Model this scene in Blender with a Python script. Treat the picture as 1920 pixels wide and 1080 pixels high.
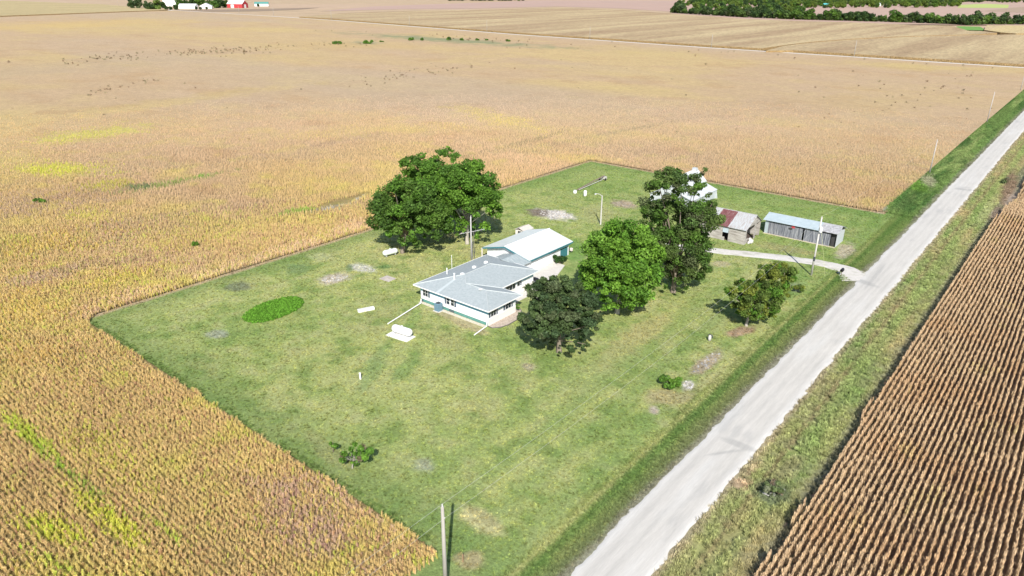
import bpy, bmesh, math, random
import numpy as np
from mathutils import Vector, Matrix

random.seed(7); RNG = np.random.default_rng(11)
for o in list(bpy.data.objects): bpy.data.objects.remove(o)
scene = bpy.context.scene
COL = scene.collection
rad = math.radians

# ------------------------------------------------------------------ camera
FPX, PIT, ROL, YAW, CH = 1331.377, 0.4042932, 0.0064421, -0.683678, 56.0
_cy, _sy = math.cos(YAW), math.sin(YAW)
Fv = np.array([_sy*math.cos(PIT), _cy*math.cos(PIT), -math.sin(PIT)])
_R = np.array([_cy, -_sy, 0.0]); _U = np.cross(_R, Fv)
Rv = _R*math.cos(ROL) + _U*math.sin(ROL); Uv = np.cross(Rv, Fv)
CAM = np.array([0.0, 0.0, CH])
cd = bpy.data.cameras.new('camera'); cam = bpy.data.objects.new('camera', cd); COL.objects.link(cam)
cam.matrix_world = Matrix(((Rv[0], Uv[0], -Fv[0], 0), (Rv[1], Uv[1], -Fv[1], 0), (Rv[2], Uv[2], -Fv[2], CH), (0, 0, 0, 1)))
cd.sensor_width = 36; cd.lens = 36*FPX/1920; cd.clip_start = 1; cd.clip_end = 30000
scene.camera = cam

# ------------------------------------------------------------------ light
EXPO = 0.52; SUN = 4.7; SKY = 0.11
az = np.array([0.651, -0.759]); el = rad(39.6)
S = Vector((az[0]*math.cos(el), az[1]*math.cos(el), math.sin(el))).normalized()
w = bpy.data.worlds.new('World'); scene.world = w; w.use_nodes = True
nt = w.node_tree; bg = nt.nodes['Background']
sk = nt.nodes.new('ShaderNodeTexSky'); sk.sky_type = 'NISHITA'; sk.sun_disc = False
sk.sun_elevation = el; sk.sun_rotation = math.atan2(S.x, S.y); sk.altitude = 200
nt.links.new(sk.outputs[0], bg.inputs[0]); bg.inputs[1].default_value = SKY
ld = bpy.data.lights.new('sun', 'SUN'); ld.energy = SUN; ld.angle = rad(0.55); ld.color = (1, 0.955, 0.88)
sun = bpy.data.objects.new('sun', ld); COL.objects.link(sun)
sun.rotation_euler = (-S).to_track_quat('-Z', 'Y').to_euler(); sun.location = (0, -50, 200)
scene.view_settings.view_transform = 'Standard'; scene.view_settings.look = 'None'
scene.view_settings.exposure = EXPO; scene.view_settings.gamma = 1
scene.render.engine = 'CYCLES'

# ------------------------------------------------------------------ maths
def ray(x, y): return Fv + Rv*(x-960)/FPX - Uv*(y-540)/FPX
def G(x, y, z=0.0):
    d = ray(x, y); return CAM + d*((z-CH)/d[2])
def proj(X, Y, Z=0.0):
    dx, dy, dz = X, Y, Z-CH
    z = dx*Fv[0]+dy*Fv[1]+dz*Fv[2]
    z = np.where(z < 1, 1, z) if isinstance(z, np.ndarray) else max(z, 1)
    return 960+FPX*(dx*Rv[0]+dy*Rv[1]+dz*Rv[2])/z, 540-FPX*(dx*Uv[0]+dy*Uv[1]+dz*Uv[2])/z
def onplane(x, y, b):
    """point seen at x,y in the upright plane through the tree base b facing the camera"""
    n = np.array([Fv[0], Fv[1], 0]); d = ray(x, y); t = ((b-CAM)@n)/(d@n); return CAM+d*t
def ppm(b): return FPX/((np.array(b)-CAM)@Fv)

def _hash(ix, iy, seed):
    n = (ix.astype(np.int64)*374761393 + iy.astype(np.int64)*668265263 + seed*974711) & 0xffffffff
    n = ((n ^ (n >> 13))*1274126177) & 0xffffffff
    n = n ^ (n >> 16)
    return (n & 0xffff)/65535.0
def vn(x, y, sc, seed):
    x = x/sc; y = y/sc
    ix = np.floor(x); iy = np.floor(y); fx = x-ix; fy = y-iy
    fx = fx*fx*(3-2*fx); fy = fy*fy*(3-2*fy)
    a = _hash(ix, iy, seed); b = _hash(ix+1, iy, seed); c = _hash(ix, iy+1, seed); d = _hash(ix+1, iy+1, seed)
    return (a*(1-fx)+b*fx)*(1-fy) + (c*(1-fx)+d*fx)*fy
def fbm(x, y, sc, seed, o=4):
    t = 0; a = 1; s = 0
    for i in range(o):
        t = t+a*vn(x, y, sc, seed+i*17); s += a; a *= .55; sc = sc/2.1
    return t/s
def sstep(a, b, v):
    t = np.clip((v-a)/(b-a), 0, 1); return t*t*(3-2*t)
def mix(c, d, t): return c*(1-t[..., None]) + np.array(d)*t[..., None]

# ------------------------------------------------------------------ materials
def newmat(name):
    m = bpy.data.materials.new(name); m.use_nodes = True
    b = m.node_tree.nodes['Principled BSDF']; return m, m.node_tree, b
def N(nt, t, **k):
    n = nt.nodes.new(t)
    for a, v in k.items(): setattr(n, a, v)
    return n
def noise_tex(nt, scale, detail=4, rough=.6, vec=None, sx=(1, 1, 1), coord='Object'):
    n = N(nt, 'ShaderNodeTexNoise'); n.inputs['Scale'].default_value = scale
    n.inputs['Detail'].default_value = detail; n.inputs['Roughness'].default_value = rough
    tc = N(nt, 'ShaderNodeTexCoord'); mp = N(nt, 'ShaderNodeMapping'); mp.inputs['Scale'].default_value = sx
    nt.links.new(tc.outputs[coord], mp.inputs[0]); nt.links.new(mp.outputs[0], n.inputs['Vector'])
    return n.outputs[0]
def remap(nt, sock, a, b, lo, hi):
    r = N(nt, 'ShaderNodeMapRange'); r.inputs[1].default_value = a; r.inputs[2].default_value = b
    r.inputs[3].default_value = lo; r.inputs[4].default_value = hi
    nt.links.new(sock, r.inputs[0]); return r.outputs[0]
def mul(nt, csock, fsock):
    v = N(nt, 'ShaderNodeVectorMath', operation='SCALE'); nt.links.new(csock, v.inputs[0]); nt.links.new(fsock, v.inputs['Scale'])
    return v.outputs[0]
def mulf(nt, a, b):
    v = N(nt, 'ShaderNodeMath', operation='MULTIPLY'); nt.links.new(a, v.inputs[0]); nt.links.new(b, v.inputs[1]); return v.outputs[0]
def bump(nt, b, h, strength, dist):
    n = N(nt, 'ShaderNodeBump'); n.inputs['Strength'].default_value = strength; n.inputs['Distance'].default_value = dist
    nt.links.new(h, n.inputs['Height']); nt.links.new(n.outputs[0], b.inputs['Normal'])

_mats = {}
def M(name, col=(.5, .5, .5), rough=.7, var=.15, vs=2.0, metal=0, bmp=0, bscale=20, sx=(1, 1, 1), spec=.3):
    if name in _mats: return _mats[name]
    m, nt, b = newmat(name)
    rgb = N(nt, 'ShaderNodeRGB'); rgb.outputs[0].default_value = (*col, 1)
    n = noise_tex(nt, vs, 5, .65, sx=sx)
    f = remap(nt, n, .3, .7, 1-var, 1+var)
    nt.links.new(mul(nt, rgb.outputs[0], f), b.inputs['Base Color'])
    b.inputs['Roughness'].default_value = rough; b.inputs['Metallic'].default_value = metal
    b.inputs['Specular IOR Level'].default_value = spec
    if bmp: bump(nt, b, noise_tex(nt, bscale, 4), .6, bmp)
    _mats[name] = m; return m

def ramp_mat(name, stops, vs, sx=(1, 1, 1), rough=.8, metal=0, wave=None, coord='Object', detail=6):
    """colour ramp driven by stretched noise: rust, old boards, gravel"""
    if name in _mats: return _mats[name]
    m, nt, b = newmat(name)
    n = noise_tex(nt, vs, detail, .7, sx=sx, coord=coord)
    r = N(nt, 'ShaderNodeValToRGB'); e = r.color_ramp.elements
    while len(e) < len(stops): e.new(.5)
    for k, (p, c) in enumerate(stops): e[k].position = p; e[k].color = (*c, 1)
    nt.links.new(n, r.inputs[0])
    out = r.outputs[0]
    if wave:
        axis, scale, lo = wave
        wv = N(nt, 'ShaderNodeTexWave', bands_direction=axis); wv.inputs['Scale'].default_value = scale
        wv.inputs['Distortion'].default_value = .4
        tc = N(nt, 'ShaderNodeTexCoord'); nt.links.new(tc.outputs['Object'], wv.inputs[0])
        bump(nt, b, wv.outputs[1], .5, .03)
        out = mul(nt, out, remap(nt, wv.outputs[1], 0, .25, lo, 1))
    nt.links.new(out, b.inputs['Base Color'])
    b.inputs['Roughness'].default_value = rough; b.inputs['Metallic'].default_value = metal
    b.inputs['Specular IOR Level'].default_value = .25
    _mats[name] = m; return m

def attr_mat(name, rough=.9, fine=((.9, .25),), inst=False, bmp=0, bsc=3, trans=0, vattr=False, sx=(1, 1, 1)):
    """base colour from a colour attribute, broken up by fine noise: fine = ((scale, amount), ...)"""
    if name in _mats: return _mats[name]
    m, nt, b = newmat(name)
    at = N(nt, 'ShaderNodeAttribute'); at.attribute_name = 'tint'
    at.attribute_type = 'INSTANCER' if inst else 'GEOMETRY'
    c = at.outputs['Color']
    if vattr:
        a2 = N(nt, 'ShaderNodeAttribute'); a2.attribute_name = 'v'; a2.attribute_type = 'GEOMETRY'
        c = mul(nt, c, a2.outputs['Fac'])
    last = None
    for sc, am in fine:
        n = noise_tex(nt, sc, 5, .7, sx=sx); c = mul(nt, c, remap(nt, n, .28, .72, 1-am, 1+am)); last = n
    nt.links.new(c, b.inputs['Base Color'])
    b.inputs['Roughness'].default_value = rough; b.inputs['Specular IOR Level'].default_value = .15
    if bmp: bump(nt, b, noise_tex(nt, bsc, 6, .75, sx=sx), 1.0, bmp)
    if trans:
        t = N(nt, 'ShaderNodeBsdfTranslucent'); nt.links.new(c, t.inputs[0])
        ms = N(nt, 'ShaderNodeMixShader'); ms.inputs[0].default_value = trans
        nt.links.new(b.outputs[0], ms.inputs[1]); nt.links.new(t.outputs[0], ms.inputs[2])
        nt.links.new(ms.outputs[0], nt.nodes['Material Output'].inputs[0])
    _mats[name] = m; return m

# ------------------------------------------------------------------ mesh helpers
def npmesh(name, V, Fq, tint=None, v=None, smooth=False, uniform=4):
    """V (n,3), Fq (m,k) numpy -> mesh"""
    me = bpy.data.meshes.new(name); V = np.asarray(V, np.float32); Fq = np.asarray(Fq, np.int32); k = Fq.shape[1]
    me.vertices.add(len(V)); me.vertices.foreach_set('co', V.ravel())
    me.loops.add(Fq.size); me.loops.foreach_set('vertex_index', Fq.ravel())
    me.polygons.add(len(Fq)); me.polygons.foreach_set('loop_start', np.arange(0, Fq.size, k, dtype=np.int32))
    me.polygons.foreach_set('loop_total', np.full(len(Fq), k, np.int32))
    if smooth: me.polygons.foreach_set('use_smooth', np.ones(len(Fq), bool))
    me.update(calc_edges=True)
    if tint is not None:
        a = me.attributes.new('tint', 'FLOAT_COLOR', 'POINT'); t = np.ones((len(V), 4), np.float32); t[:, :3] = tint
        a.data.foreach_set('color', t.ravel())
    if v is not None:
        a = me.attributes.new('v', 'FLOAT', 'POINT'); a.data.foreach_set('value', np.asarray(v, np.float32))
    return me
def link(name, me, mat=None, parent=None, loc=None):
    o = bpy.data.objects.new(name, me); COL.objects.link(o)
    if mat is not None: me.materials.append(mat)
    if parent is not None: o.parent = parent
    if loc is not None: o.location = loc
    return o
def tag(o, label=None, cat=None, group=None, kind=None):
    if label: o['label'] = label
    if cat: o['category'] = cat
    if group: o['group'] = group
    if kind: o['kind'] = kind
    return o
def thing(name, label, cat, loc=(0, 0, 0), rz=0, group=None):
    o = bpy.data.objects.new(name, None); COL.objects.link(o); o.location = loc; o.rotation_euler = (0, 0, rz)
    o.empty_display_size = .3
    return tag(o, label, cat, group)
def copy_tree(root, loc, rz=0, label=None, scale=None):
    r = root.copy(); COL.objects.link(r); r.location = loc; r.rotation_euler = (0, 0, rz)
    if label: r['label'] = label
    if scale: r.scale = (scale,)*3 if not isinstance(scale, tuple) else scale
    for ch in list(root.children):
        c = ch.copy(); COL.objects.link(c); c.parent = r
        for g in list(ch.children):
            d = g.copy(); COL.objects.link(d); d.parent = c
    return r
class MB:
    def __init__(s): s.v = []; s.f = []
    def poly(s, pts):
        i = len(s.v); s.v += [tuple(p) for p in pts]; s.f.append(tuple(range(i, i+len(pts)))); return s
    def box(s, x0, y0, z0, x1, y1, z1):
        i = len(s.v)
        s.v += [(x0, y0, z0), (x1, y0, z0), (x1, y1, z0), (x0, y1, z0), (x0, y0, z1), (x1, y0, z1), (x1, y1, z1), (x0, y1, z1)]
        for f in ((0, 3, 2, 1), (4, 5, 6, 7), (0, 1, 5, 4), (1, 2, 6, 5), (2, 3, 7, 6), (3, 0, 4, 7)): s.f.append(tuple(i+k for k in f))
        return s
    def cbox(s, c, sz): return s.box(c[0]-sz[0]/2, c[1]-sz[1]/2, c[2]-sz[2]/2, c[0]+sz[0]/2, c[1]+sz[1]/2, c[2]+sz[2]/2)
    def prism(s, pts, z0, z1):
        """upright prism over a counter-clockwise plan outline"""
        n = len(pts); i = len(s.v); s.v += [(p[0], p[1], z0) for p in pts]+[(p[0], p[1], z1) for p in pts]
        s.f.append(tuple(i+n+k for k in range(n))); s.f.append(tuple(i+n-1-k for k in range(n)))
        for k in range(n): a = (k+1) % n; s.f.append((i+k, i+a, i+n+a, i+n+k))
        return s
    def slab(s, pts, t):
        """sheet of thickness t below the given 3-d polygon"""
        n = len(pts); i = len(s.v); s.v += [tuple(p) for p in pts]+[(p[0], p[1], p[2]-t) for p in pts]
        s.f.append(tuple(i+k for k in range(n))); s.f.append(tuple(i+2*n-1-k for k in range(n)))
        for k in range(n): a = (k+1) % n; s.f.append((i+k, i+n+k, i+n+a, i+a))
        return s
    def tube(s, pts, r, n=8, cap=True):
        pts = [Vector(p) for p in pts]; rs = r if isinstance(r, (list, tuple)) else [r]*len(pts)
        i = len(s.v)
        for k, p in enumerate(pts):
            d = (pts[min(k+1, len(pts)-1)]-pts[max(k-1, 0)]).normalized()
            u = d.orthogonal().normalized() if abs(d.z) < .9 else Vector((1, 0, 0)).cross(d).normalized()
            if abs(d.z) < .9: u = Vector((0, 0, 1)).cross(d).normalized()
            q = d.cross(u)
            for j in range(n):
                a = 2*math.pi*j/n; s.v.append(tuple(p+(u*math.cos(a)+q*math.sin(a))*rs[k]))
        for k in range(len(pts)-1):
            for j in range(n):
                a = i+k*n+j; b = i+k*n+(j+1) % n; s.f.append((a, b, b+n, a+n))
        if cap: s.f.append(tuple(i+n-1-j for j in range(n))); s.f.append(tuple(i+(len(pts)-1)*n+j for j in range(n)))
        return s
    def build(s, name, mat, parent=None, smooth=False, bevel=0, loc=None):
        me = bpy.data.meshes.new(name); me.from_pydata(s.v, [], s.f); me.update()
        bm = bmesh.new(); bm.from_mesh(me); bmesh.ops.recalc_face_normals(bm, faces=bm.faces[:])
        if bevel: bmesh.ops.bevel(bm, geom=bm.edges[:], offset=bevel, segments=2, affect='EDGES', profile=.5, clamp_overlap=True)
        bm.to_mesh(me); bm.free()
        if smooth:
            for p in me.polygons: p.use_smooth = True
        return link(name, me, mat, parent, loc)

# ------------------------------------------------------------------ scattering (stuff) by geometry nodes
def source(name, me, mat):
    o = bpy.data.objects.new(name, me); me.materials.append(mat); return o
def collection_of(objs, name):
    c = bpy.data.collections.new(name)
    for o in objs: c.objects.link(o)
    return c
def scatter(name, P, tint, scl, rotz, coll, label, cat, tilt=.12, kind='stuff', zs=None):
    n = len(P); me = bpy.data.meshes.new(name); me.vertices.add(n); me.vertices.foreach_set('co', np.asarray(P, np.float32).ravel())
    a = me.attributes.new('tint', 'FLOAT_COLOR', 'POINT'); t = np.ones((n, 4), np.float32); t[:, :3] = tint; a.data.foreach_set('color', t.ravel())
    sv = np.repeat(np.asarray(scl, np.float32)[:, None], 3, 1)
    if zs is not None: sv[:, 2] *= zs
    a = me.attributes.new('scl', 'FLOAT_VECTOR', 'POINT'); a.data.foreach_set('vector', sv.ravel())
    r = np.zeros((n, 3), np.float32); r[:, 0] = RNG.normal(0, tilt, n); r[:, 1] = RNG.normal(0, tilt, n); r[:, 2] = rotz
    a = me.attributes.new('rot', 'FLOAT_VECTOR', 'POINT'); a.data.foreach_set('vector', r.ravel())
    a = me.attributes.new('pick', 'INT', 'POINT'); a.data.foreach_set('value', RNG.integers(0, len(coll.objects), n).astype(np.int32))
    o = link(name, me); tag(o, label, cat, kind=kind)
    g = bpy.data.node_groups.new(name+'_nodes', 'GeometryNodeTree')
    g.interface.new_socket('Geometry', in_out='INPUT', socket_type='NodeSocketGeometry')
    g.interface.new_socket('Geometry', in_out='OUTPUT', socket_type='NodeSocketGeometry')
    gi = g.nodes.new('NodeGroupInput'); go = g.nodes.new('NodeGroupOutput')
    ip = g.nodes.new('GeometryNodeInstanceOnPoints'); ci = g.nodes.new('GeometryNodeCollectionInfo')
    ci.inputs[0].default_value = coll; ci.inputs[1].default_value = True; ci.inputs[2].default_value = True
    def na(nm, dt):
        q = g.nodes.new('GeometryNodeInputNamedAttribute'); q.data_type = dt; q.inputs[0].default_value = nm; return q.outputs[0]
    g.links.new(gi.outputs[0], ip.inputs['Points']); g.links.new(ci.outputs[0], ip.inputs['Instance'])
    ip.inputs['Pick Instance'].default_value = True
    g.links.new(na('pick', 'INT'), ip.inputs['Instance Index'])
    g.links.new(na('rot', 'FLOAT_VECTOR'), ip.inputs['Rotation']); g.links.new(na('scl', 'FLOAT_VECTOR'), ip.inputs['Scale'])
    g.links.new(ip.outputs[0], go.inputs[0])
    md = o.modifiers.new('scatter', 'NODES'); md.node_group = g
    return o
def in_view(X, Y, margin=90):
    u, v = proj(X, Y, 0*X)
    fw = X*Fv[0]+Y*Fv[1]-CH*Fv[2] > 5
    return (u > -margin) & (u < 1920+margin) & (v < 1080+margin*1.3) & fw
def blades(n, r0, r1, h0, h1, w0, w1, lean=.5, segs=2, seed=0, vlo=.75, vhi=1.25):
    """bunch of bent blades -> arrays"""
    g = np.random.default_rng(seed); V = []; Fq = []; vv = []
    for k in range(n):
        a = g.uniform(0, 2*math.pi); b = g.uniform(0, 2*math.pi); r = r0*math.sqrt(g.uniform()); h = g.uniform(h0, h1); wd = g.uniform(w0, w1)
        base = np.array([math.cos(b)*r, math.sin(b)*r, 0]); out = np.array([math.cos(a), math.sin(a), 0]); side = np.array([-math.sin(a), math.cos(a), 0])
        i = len(V); ln = g.uniform(.2, 1)*r1; sh = g.uniform(vlo, vhi)
        for s in range(segs+1):
            t = s/segs; c = base+out*ln*t**1.6+np.array([0, 0, h*(t-lean*.3*t*t)]); ww = wd*(1-.75*t*t)
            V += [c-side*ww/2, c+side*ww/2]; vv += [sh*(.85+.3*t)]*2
        for s in range(segs): Fq.append((i+2*s, i+2*s+1, i+2*s+3, i+2*s+2))
    return V, Fq, vv
def leaf_cards(n, fn, w0, w1, seed=0, up=.4):
    g = np.random.default_rng(seed); V = []; Fq = []; vv = []
    for k in range(n):
        c = fn(g); nrm = g.normal(size=3); nrm[2] = abs(nrm[2])+up; nrm /= np.linalg.norm(nrm)
        t = np.cross(nrm, g.normal(size=3)); t /= np.linalg.norm(t); b = np.cross(nrm, t); s = g.uniform(w0, w1)/2; i = len(V)
        V += [c-t*s-b*s*.6, c+t*s-b*s*.6, c+t*s+b*s*.6, c-t*s+b*s*.6]; Fq.append((i, i+1, i+2, i+3)); vv += [g.uniform(.7, 1.3)]*4
    return V, Fq, vv
def join(*parts):
    V = []; Fq = []; vv = []
    for a, b, c in parts:
        i = len(V); V += a; Fq += [tuple(i+k for k in f) for f in b]; vv += c
    return np.array(V), np.array(Fq), np.array(vv)

# ================================================================== MEASURES (metres)
YX0, YX1, YY0, YY1 = -133.0, -39.2, 40.5, 205.5      # the mown yard
RX0, RX1 = -30.5, -23.8                               # gravel road
CX0 = -15.2                                           # edge of the corn
TR_PX = [(305, 20), (360, 22.5), (540, 30), (640, 37.5), (960, 66), (1160, 81.5), (1310, 93.5), (1460, 102.5), (1660, 111), (1920, 129)]
TRP = np.array([G(*p)[:2] for p in TR_PX]); TRP[0] = (-1575, 790)
# smooth the far road: straight pieces between a few points
TR_X = np.array([-2600, -1575, -1200, -1000, -569, -310, -54, 600]); TR_Y = np.array([835, 795, 778, 762, 697, 676, 670, 662])
def ytop(x): return np.interp(x, TR_X, TR_Y)

# ================================================================== GROUND
gm = attr_mat('field_earth', fine=((.02, .12), (.2, .1)))
def grid(name, xs, ys, zf, cf, mat, label=None, cat=None, kind=None, smooth=True, keep=None):
    X, Y = np.meshgrid(xs, ys); X = X.ravel(); Y = Y.ravel(); Z = zf(X, Y)
    nx = len(xs); ny = len(ys); I = (np.arange(ny-1)[:, None]*nx+np.arange(nx-1)[None]).ravel()
    Fq = np.stack([I, I+1, I+nx+1, I+nx], 1)
    if keep is not None:
        cx = X[Fq].mean(1); cyy = Y[Fq].mean(1); Fq = Fq[keep(cx, cyy)]
    me = npmesh(name, np.stack([X, Y, Z], 1), Fq, tint=cf(X, Y), smooth=smooth)
    o = link(name, me, mat); tag(o, label, cat, kind=kind); return o

def far_col(X, Y):
    c = np.tile(np.array([.42, .31, .20]), (len(X), 1)).astype(float)
    f = fbm(X*.5, Y, 420, 3)
    c = mix(c, (.44, .32, .22), sstep(.45, .65, f))
    return c
def sq(lo, hi, n, p=2.2):
    t = np.linspace(-1, 1, n); s = np.sign(t)*np.abs(t)**p
    return np.where(s < 0, -lo*s*-1*-1, hi*s) if False else np.where(s < 0, s*(-lo), s*hi)
grid('ground', sq(-12000, 9000, 120), sq(-6000, 14000, 120), lambda X, Y: 0*X-1.2*(np.hypot(X, Y) < 1500)-.25, far_col, gm, kind='structure')

def e_px(X, Y, cx, cy, rx, ry, ang=0, z=0.0):
    """soft ellipse traced on the ground: 1 inside, 0 outside"""
    u, v = proj(X, Y, z); du = u-cx; dv = v-cy; a = rad(ang)
    p = du*math.cos(a)+dv*math.sin(a); q = -du*math.sin(a)+dv*math.cos(a)
    return np.sqrt((p/rx)**2+(q/ry)**2)

LAWN_PATCH = [  # cx cy rx ry angle colour strength softness
    (605, 482, 27, 8, 0, (.34, .36, .18), .8), (630, 522, 34, 10, -8, (.40, .36, .28), 1.0), (681, 503, 26, 8, 10, (.42, .42, .34), .9),
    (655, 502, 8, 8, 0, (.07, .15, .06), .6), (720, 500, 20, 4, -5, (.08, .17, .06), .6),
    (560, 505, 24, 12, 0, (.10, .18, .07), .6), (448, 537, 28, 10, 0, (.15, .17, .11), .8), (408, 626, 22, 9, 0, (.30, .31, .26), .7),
    (1040, 402, 42, 10, 8, (.47, .45, .42), 1.0), (1010, 398, 24, 8, 5, (.17, .14, .11), .9), (1170, 383, 28, 8, 8, (.33, .28, .21), 1.0),
    (1325, 680, 34, 15, -35, (.33, .27, .20), .9), (1225, 768, 12, 8, 30, (.36, .30, .27), .8), (1388, 622, 26, 10, -10, (.33, .23, .16), .9),
    (1291, 722, 12, 12, 0, (.45, .43, .38), .9), (1255, 745, 50, 14, 0, (.34, .28, .16), .7), (795, 873, 22, 14, 0, (.30, .31, .24), .7),
    (993, 688, 16, 8, 0, (.34, .29, .22), .7), (900, 975, 50, 22, 30, (.42, .38, .20), .8), (880, 1050, 30, 18, 0, (.36, .27, .17), .6),
    (1492, 540, 16, 9, 0, (.33, .31, .24), .9), (1352, 495, 18, 6, 0, (.40, .33, .24), .6), (860, 600, 60, 10, 25, (.36, .30, .19), .7),
    (845, 640, 45, 18, 20, (.30, .30, .13), .5), (1190, 635, 90, 22, -35, (.36, .32, .15), .6), (1300, 730, 60, 12, -35, (.30, .29, .14), .5),
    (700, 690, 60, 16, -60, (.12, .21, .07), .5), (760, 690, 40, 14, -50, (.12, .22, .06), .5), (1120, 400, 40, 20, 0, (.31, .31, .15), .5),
    (620, 850, 60, 18, 40, (.31, .28, .14), .4), (1120, 700, 100, 30, -35, (.26, .30, .12), .5), (1560, 430, 60, 10, 8, (.33, .30, .16), .3),
    (1740, 342, 15, 14, 0, (.38, .37, .24), .9), (1722, 350, 22, 12, 20, (.16, .30, .05), .8), (1585, 470, 22, 14, -30, (.38, .33, .26), .8),
    (1205, 460, 30, 14, 0, (.33, .30, .2), .5), (1648, 393, 14, 7, 0, (.42, .40, .34), .9), (1480, 468, 60, 8, 10, (.30, .27, .14), .6),
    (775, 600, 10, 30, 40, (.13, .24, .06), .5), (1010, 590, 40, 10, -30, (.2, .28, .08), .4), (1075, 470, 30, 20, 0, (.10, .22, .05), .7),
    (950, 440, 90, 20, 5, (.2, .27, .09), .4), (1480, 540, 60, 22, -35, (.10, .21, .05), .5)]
def lawn_col(X, Y):
    base = np.tile(np.array([.315, .345, .125]), (len(X), 1)).astype(float)
    f = fbm(X, Y, 16, 5, 5); g2 = fbm(X*.45+Y*.1, Y*1.2, 7, 9, 4); h = fbm(X, Y, 2.6, 21, 3)
    base = mix(base, (.36, .365, .155), sstep(.5, .75, f)*.8)
    base = mix(base, (.22, .285, .088), sstep(.52, .30, f)*.7)
    base = mix(base, (.335, .31, .155), sstep(.55, .8, g2)*.4)
    base = mix(base, (.175, .255, .07), sstep(.45, .25, g2)*.4)
    base = mix(base, (.36, .36, .17), sstep(.5, .8, h)*.6); base = mix(base, (.14, .21, .055), sstep(.47, .2, h)*.7)
    # greener rim of the yard, mowing lanes
    d = np.minimum.reduce([X-YX0, Y-YY0, YY1-Y]); rim = sstep(9, 1.5, d+4*(fbm(X, Y, 9, 31)-.5))
    base = mix(base, (.135, .205, .062), rim*.6)
    lane = np.sin((X*1.0+Y*.04)*2*math.pi/5.2)*.5+.5; east = .25+.75*sstep(-62, -44, X)
    base = mix(base, (.14, .23, .065), lane*east*.45)
    nrt = sstep(135, 175, Y+10*(f-.5)); base = mix(base, (.14, .235, .06), nrt*.45)
    # track of the two power wires' mower strip: dull strip by the ditch
    ed = np.exp(-((X+34.9)/.35)**2); base = mix(base, (.42, .41, .18), ed*.6*sstep(215, 150, Y)*(.5+h))
    dk = np.exp(-((X+33.9)/.8)**2); base = mix(base, (.12, .215, .055), dk*.8)
    vg = sstep(-33.2, -31.8, X); base = mix(base, (.18, .215, .09), vg*.85*sstep(200, 130, Y))
    nv = sstep(205, 215, Y); base = mix(base, (.165, .25, .075), nv*.8)
    base = mix(base, (.27, .33, .12), nv*sstep(.5, .75, fbm(X*3, Y*.25, 9, 77))*.9)
    base = mix(base, (.045, .12, .03), nv*sstep(.5, .3, fbm(X*3, Y*.3, 7, 78))*.7)
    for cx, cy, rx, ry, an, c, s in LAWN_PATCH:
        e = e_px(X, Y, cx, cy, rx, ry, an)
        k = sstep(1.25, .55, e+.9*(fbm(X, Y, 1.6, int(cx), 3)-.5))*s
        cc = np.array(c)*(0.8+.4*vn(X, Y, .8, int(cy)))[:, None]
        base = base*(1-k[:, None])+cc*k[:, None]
    eg = sstep(1.3, .2, RX0-X+.8*(h-.5))*(X < RX0+2); base = mix(base, (.25, .235, .18), eg*.8)
    # bare margin between lawn and beans on the north-west side
    mg = sstep(1.6, .4, np.minimum(X-YX0, YY1-Y)+.8*(h-.5))*(Y < 207)*(X < YX1+1); base = mix(base, (.40, .30, .20), mg*.85)
    return base
def lawn_z(X, Y):
    d = np.exp(-((X+33.3)/1.3)**2)*.28
    bank = sstep(-35.6, -34.6, X)*.0
    return -d+.03*(fbm(X, Y, 3, 8)-.5)
lm = attr_mat('lawn', fine=((.8, .22), (2.0, .34), (5, .30)), bmp=.2, bsc=2.6)
xs = np.concatenate([np.arange(-133.4, -45, .5), np.arange(-45, RX0+1.3, .3)]); ys = np.arange(-30, 210, .5)
grid('lawn', xs, ys, lawn_z, lawn_col, lm, kind='structure',
     keep=lambda x, y: (y > YY0-.6) | (x > -43.4))
xs2 = np.arange(-40.2, RX0+1.3, .35); ys2 = np.arange(209.5, 668, .9)
grid('verge', xs2, ys2, lawn_z, lawn_col, lm, kind='structure')

def rv_col(X, Y):
    f = fbm(X*1.6, Y*.3, 6, 41, 4); h = fbm(X, Y, 1.8, 44, 3)
    b = np.tile(np.array([.27, .285, .115]), (len(X), 1)).astype(float)
    b = mix(b, (.38, .30, .16), sstep(.5, .75, f)*.8); b = mix(b, (.20, .27, .09), sstep(.5, .25, f))
    b = mix(b, (.24, .22, .13), sstep(.35, .8, h)*.5)
    cl = np.exp(-((X+19.2+1.2*(fbm(X*0, Y, 30, 4)-.5))/1.1)**2); b = mix(b, (.23, .30, .10), cl*.55)
    tr = np.exp(-((X+20.9)/.3)**2); b = mix(b, (.23, .17, .10), tr*.6*sstep(.3, .6, f+.2))
    nx = sstep(-16.8, -15.6, X); b = mix(b, (.20, .19, .13), nx*.8)
    for cx, cy, rx, ry, an, c, s in [(1450, 922, 40, 22, 10, (.15, .18, .10), .9), (1390, 905, 22, 12, 0, (.42, .28, .20), .7), (1480, 880, 40, 18, -40, (.26, .24, .13), .7),
                                    (1892, 355, 14, 40, 15, (.22, .16, .11), .95), (1868, 402, 16, 14, -30, (.23, .18, .14), .95), (1900, 372, 20, 10, -20, (.3, .24, .19), .9),
                                    (1850, 395, 10, 30, 35, (.34, .36, .17), .8), (1490, 745, 25, 10, -50, (.36, .28, .17), .6), (1410, 880, 25, 8, -40, (.40, .30, .2), .6)]:
        k = sstep(1.25, .5, e_px(X, Y, cx, cy, rx, ry, an)+.8*(h-.5))*s; b = mix(b, c, k)
    eg = sstep(1.2, .2, X-RX1+1.0*(h-.5)); b = mix(b, (.33, .27, .19), eg*.7)
    return b
def rv_z(X, Y):
    return -np.exp(-((X+20.2)/2.0)**2)*.5+.10*(fbm(X, Y, 2, 61, 3)-.5)
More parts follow.
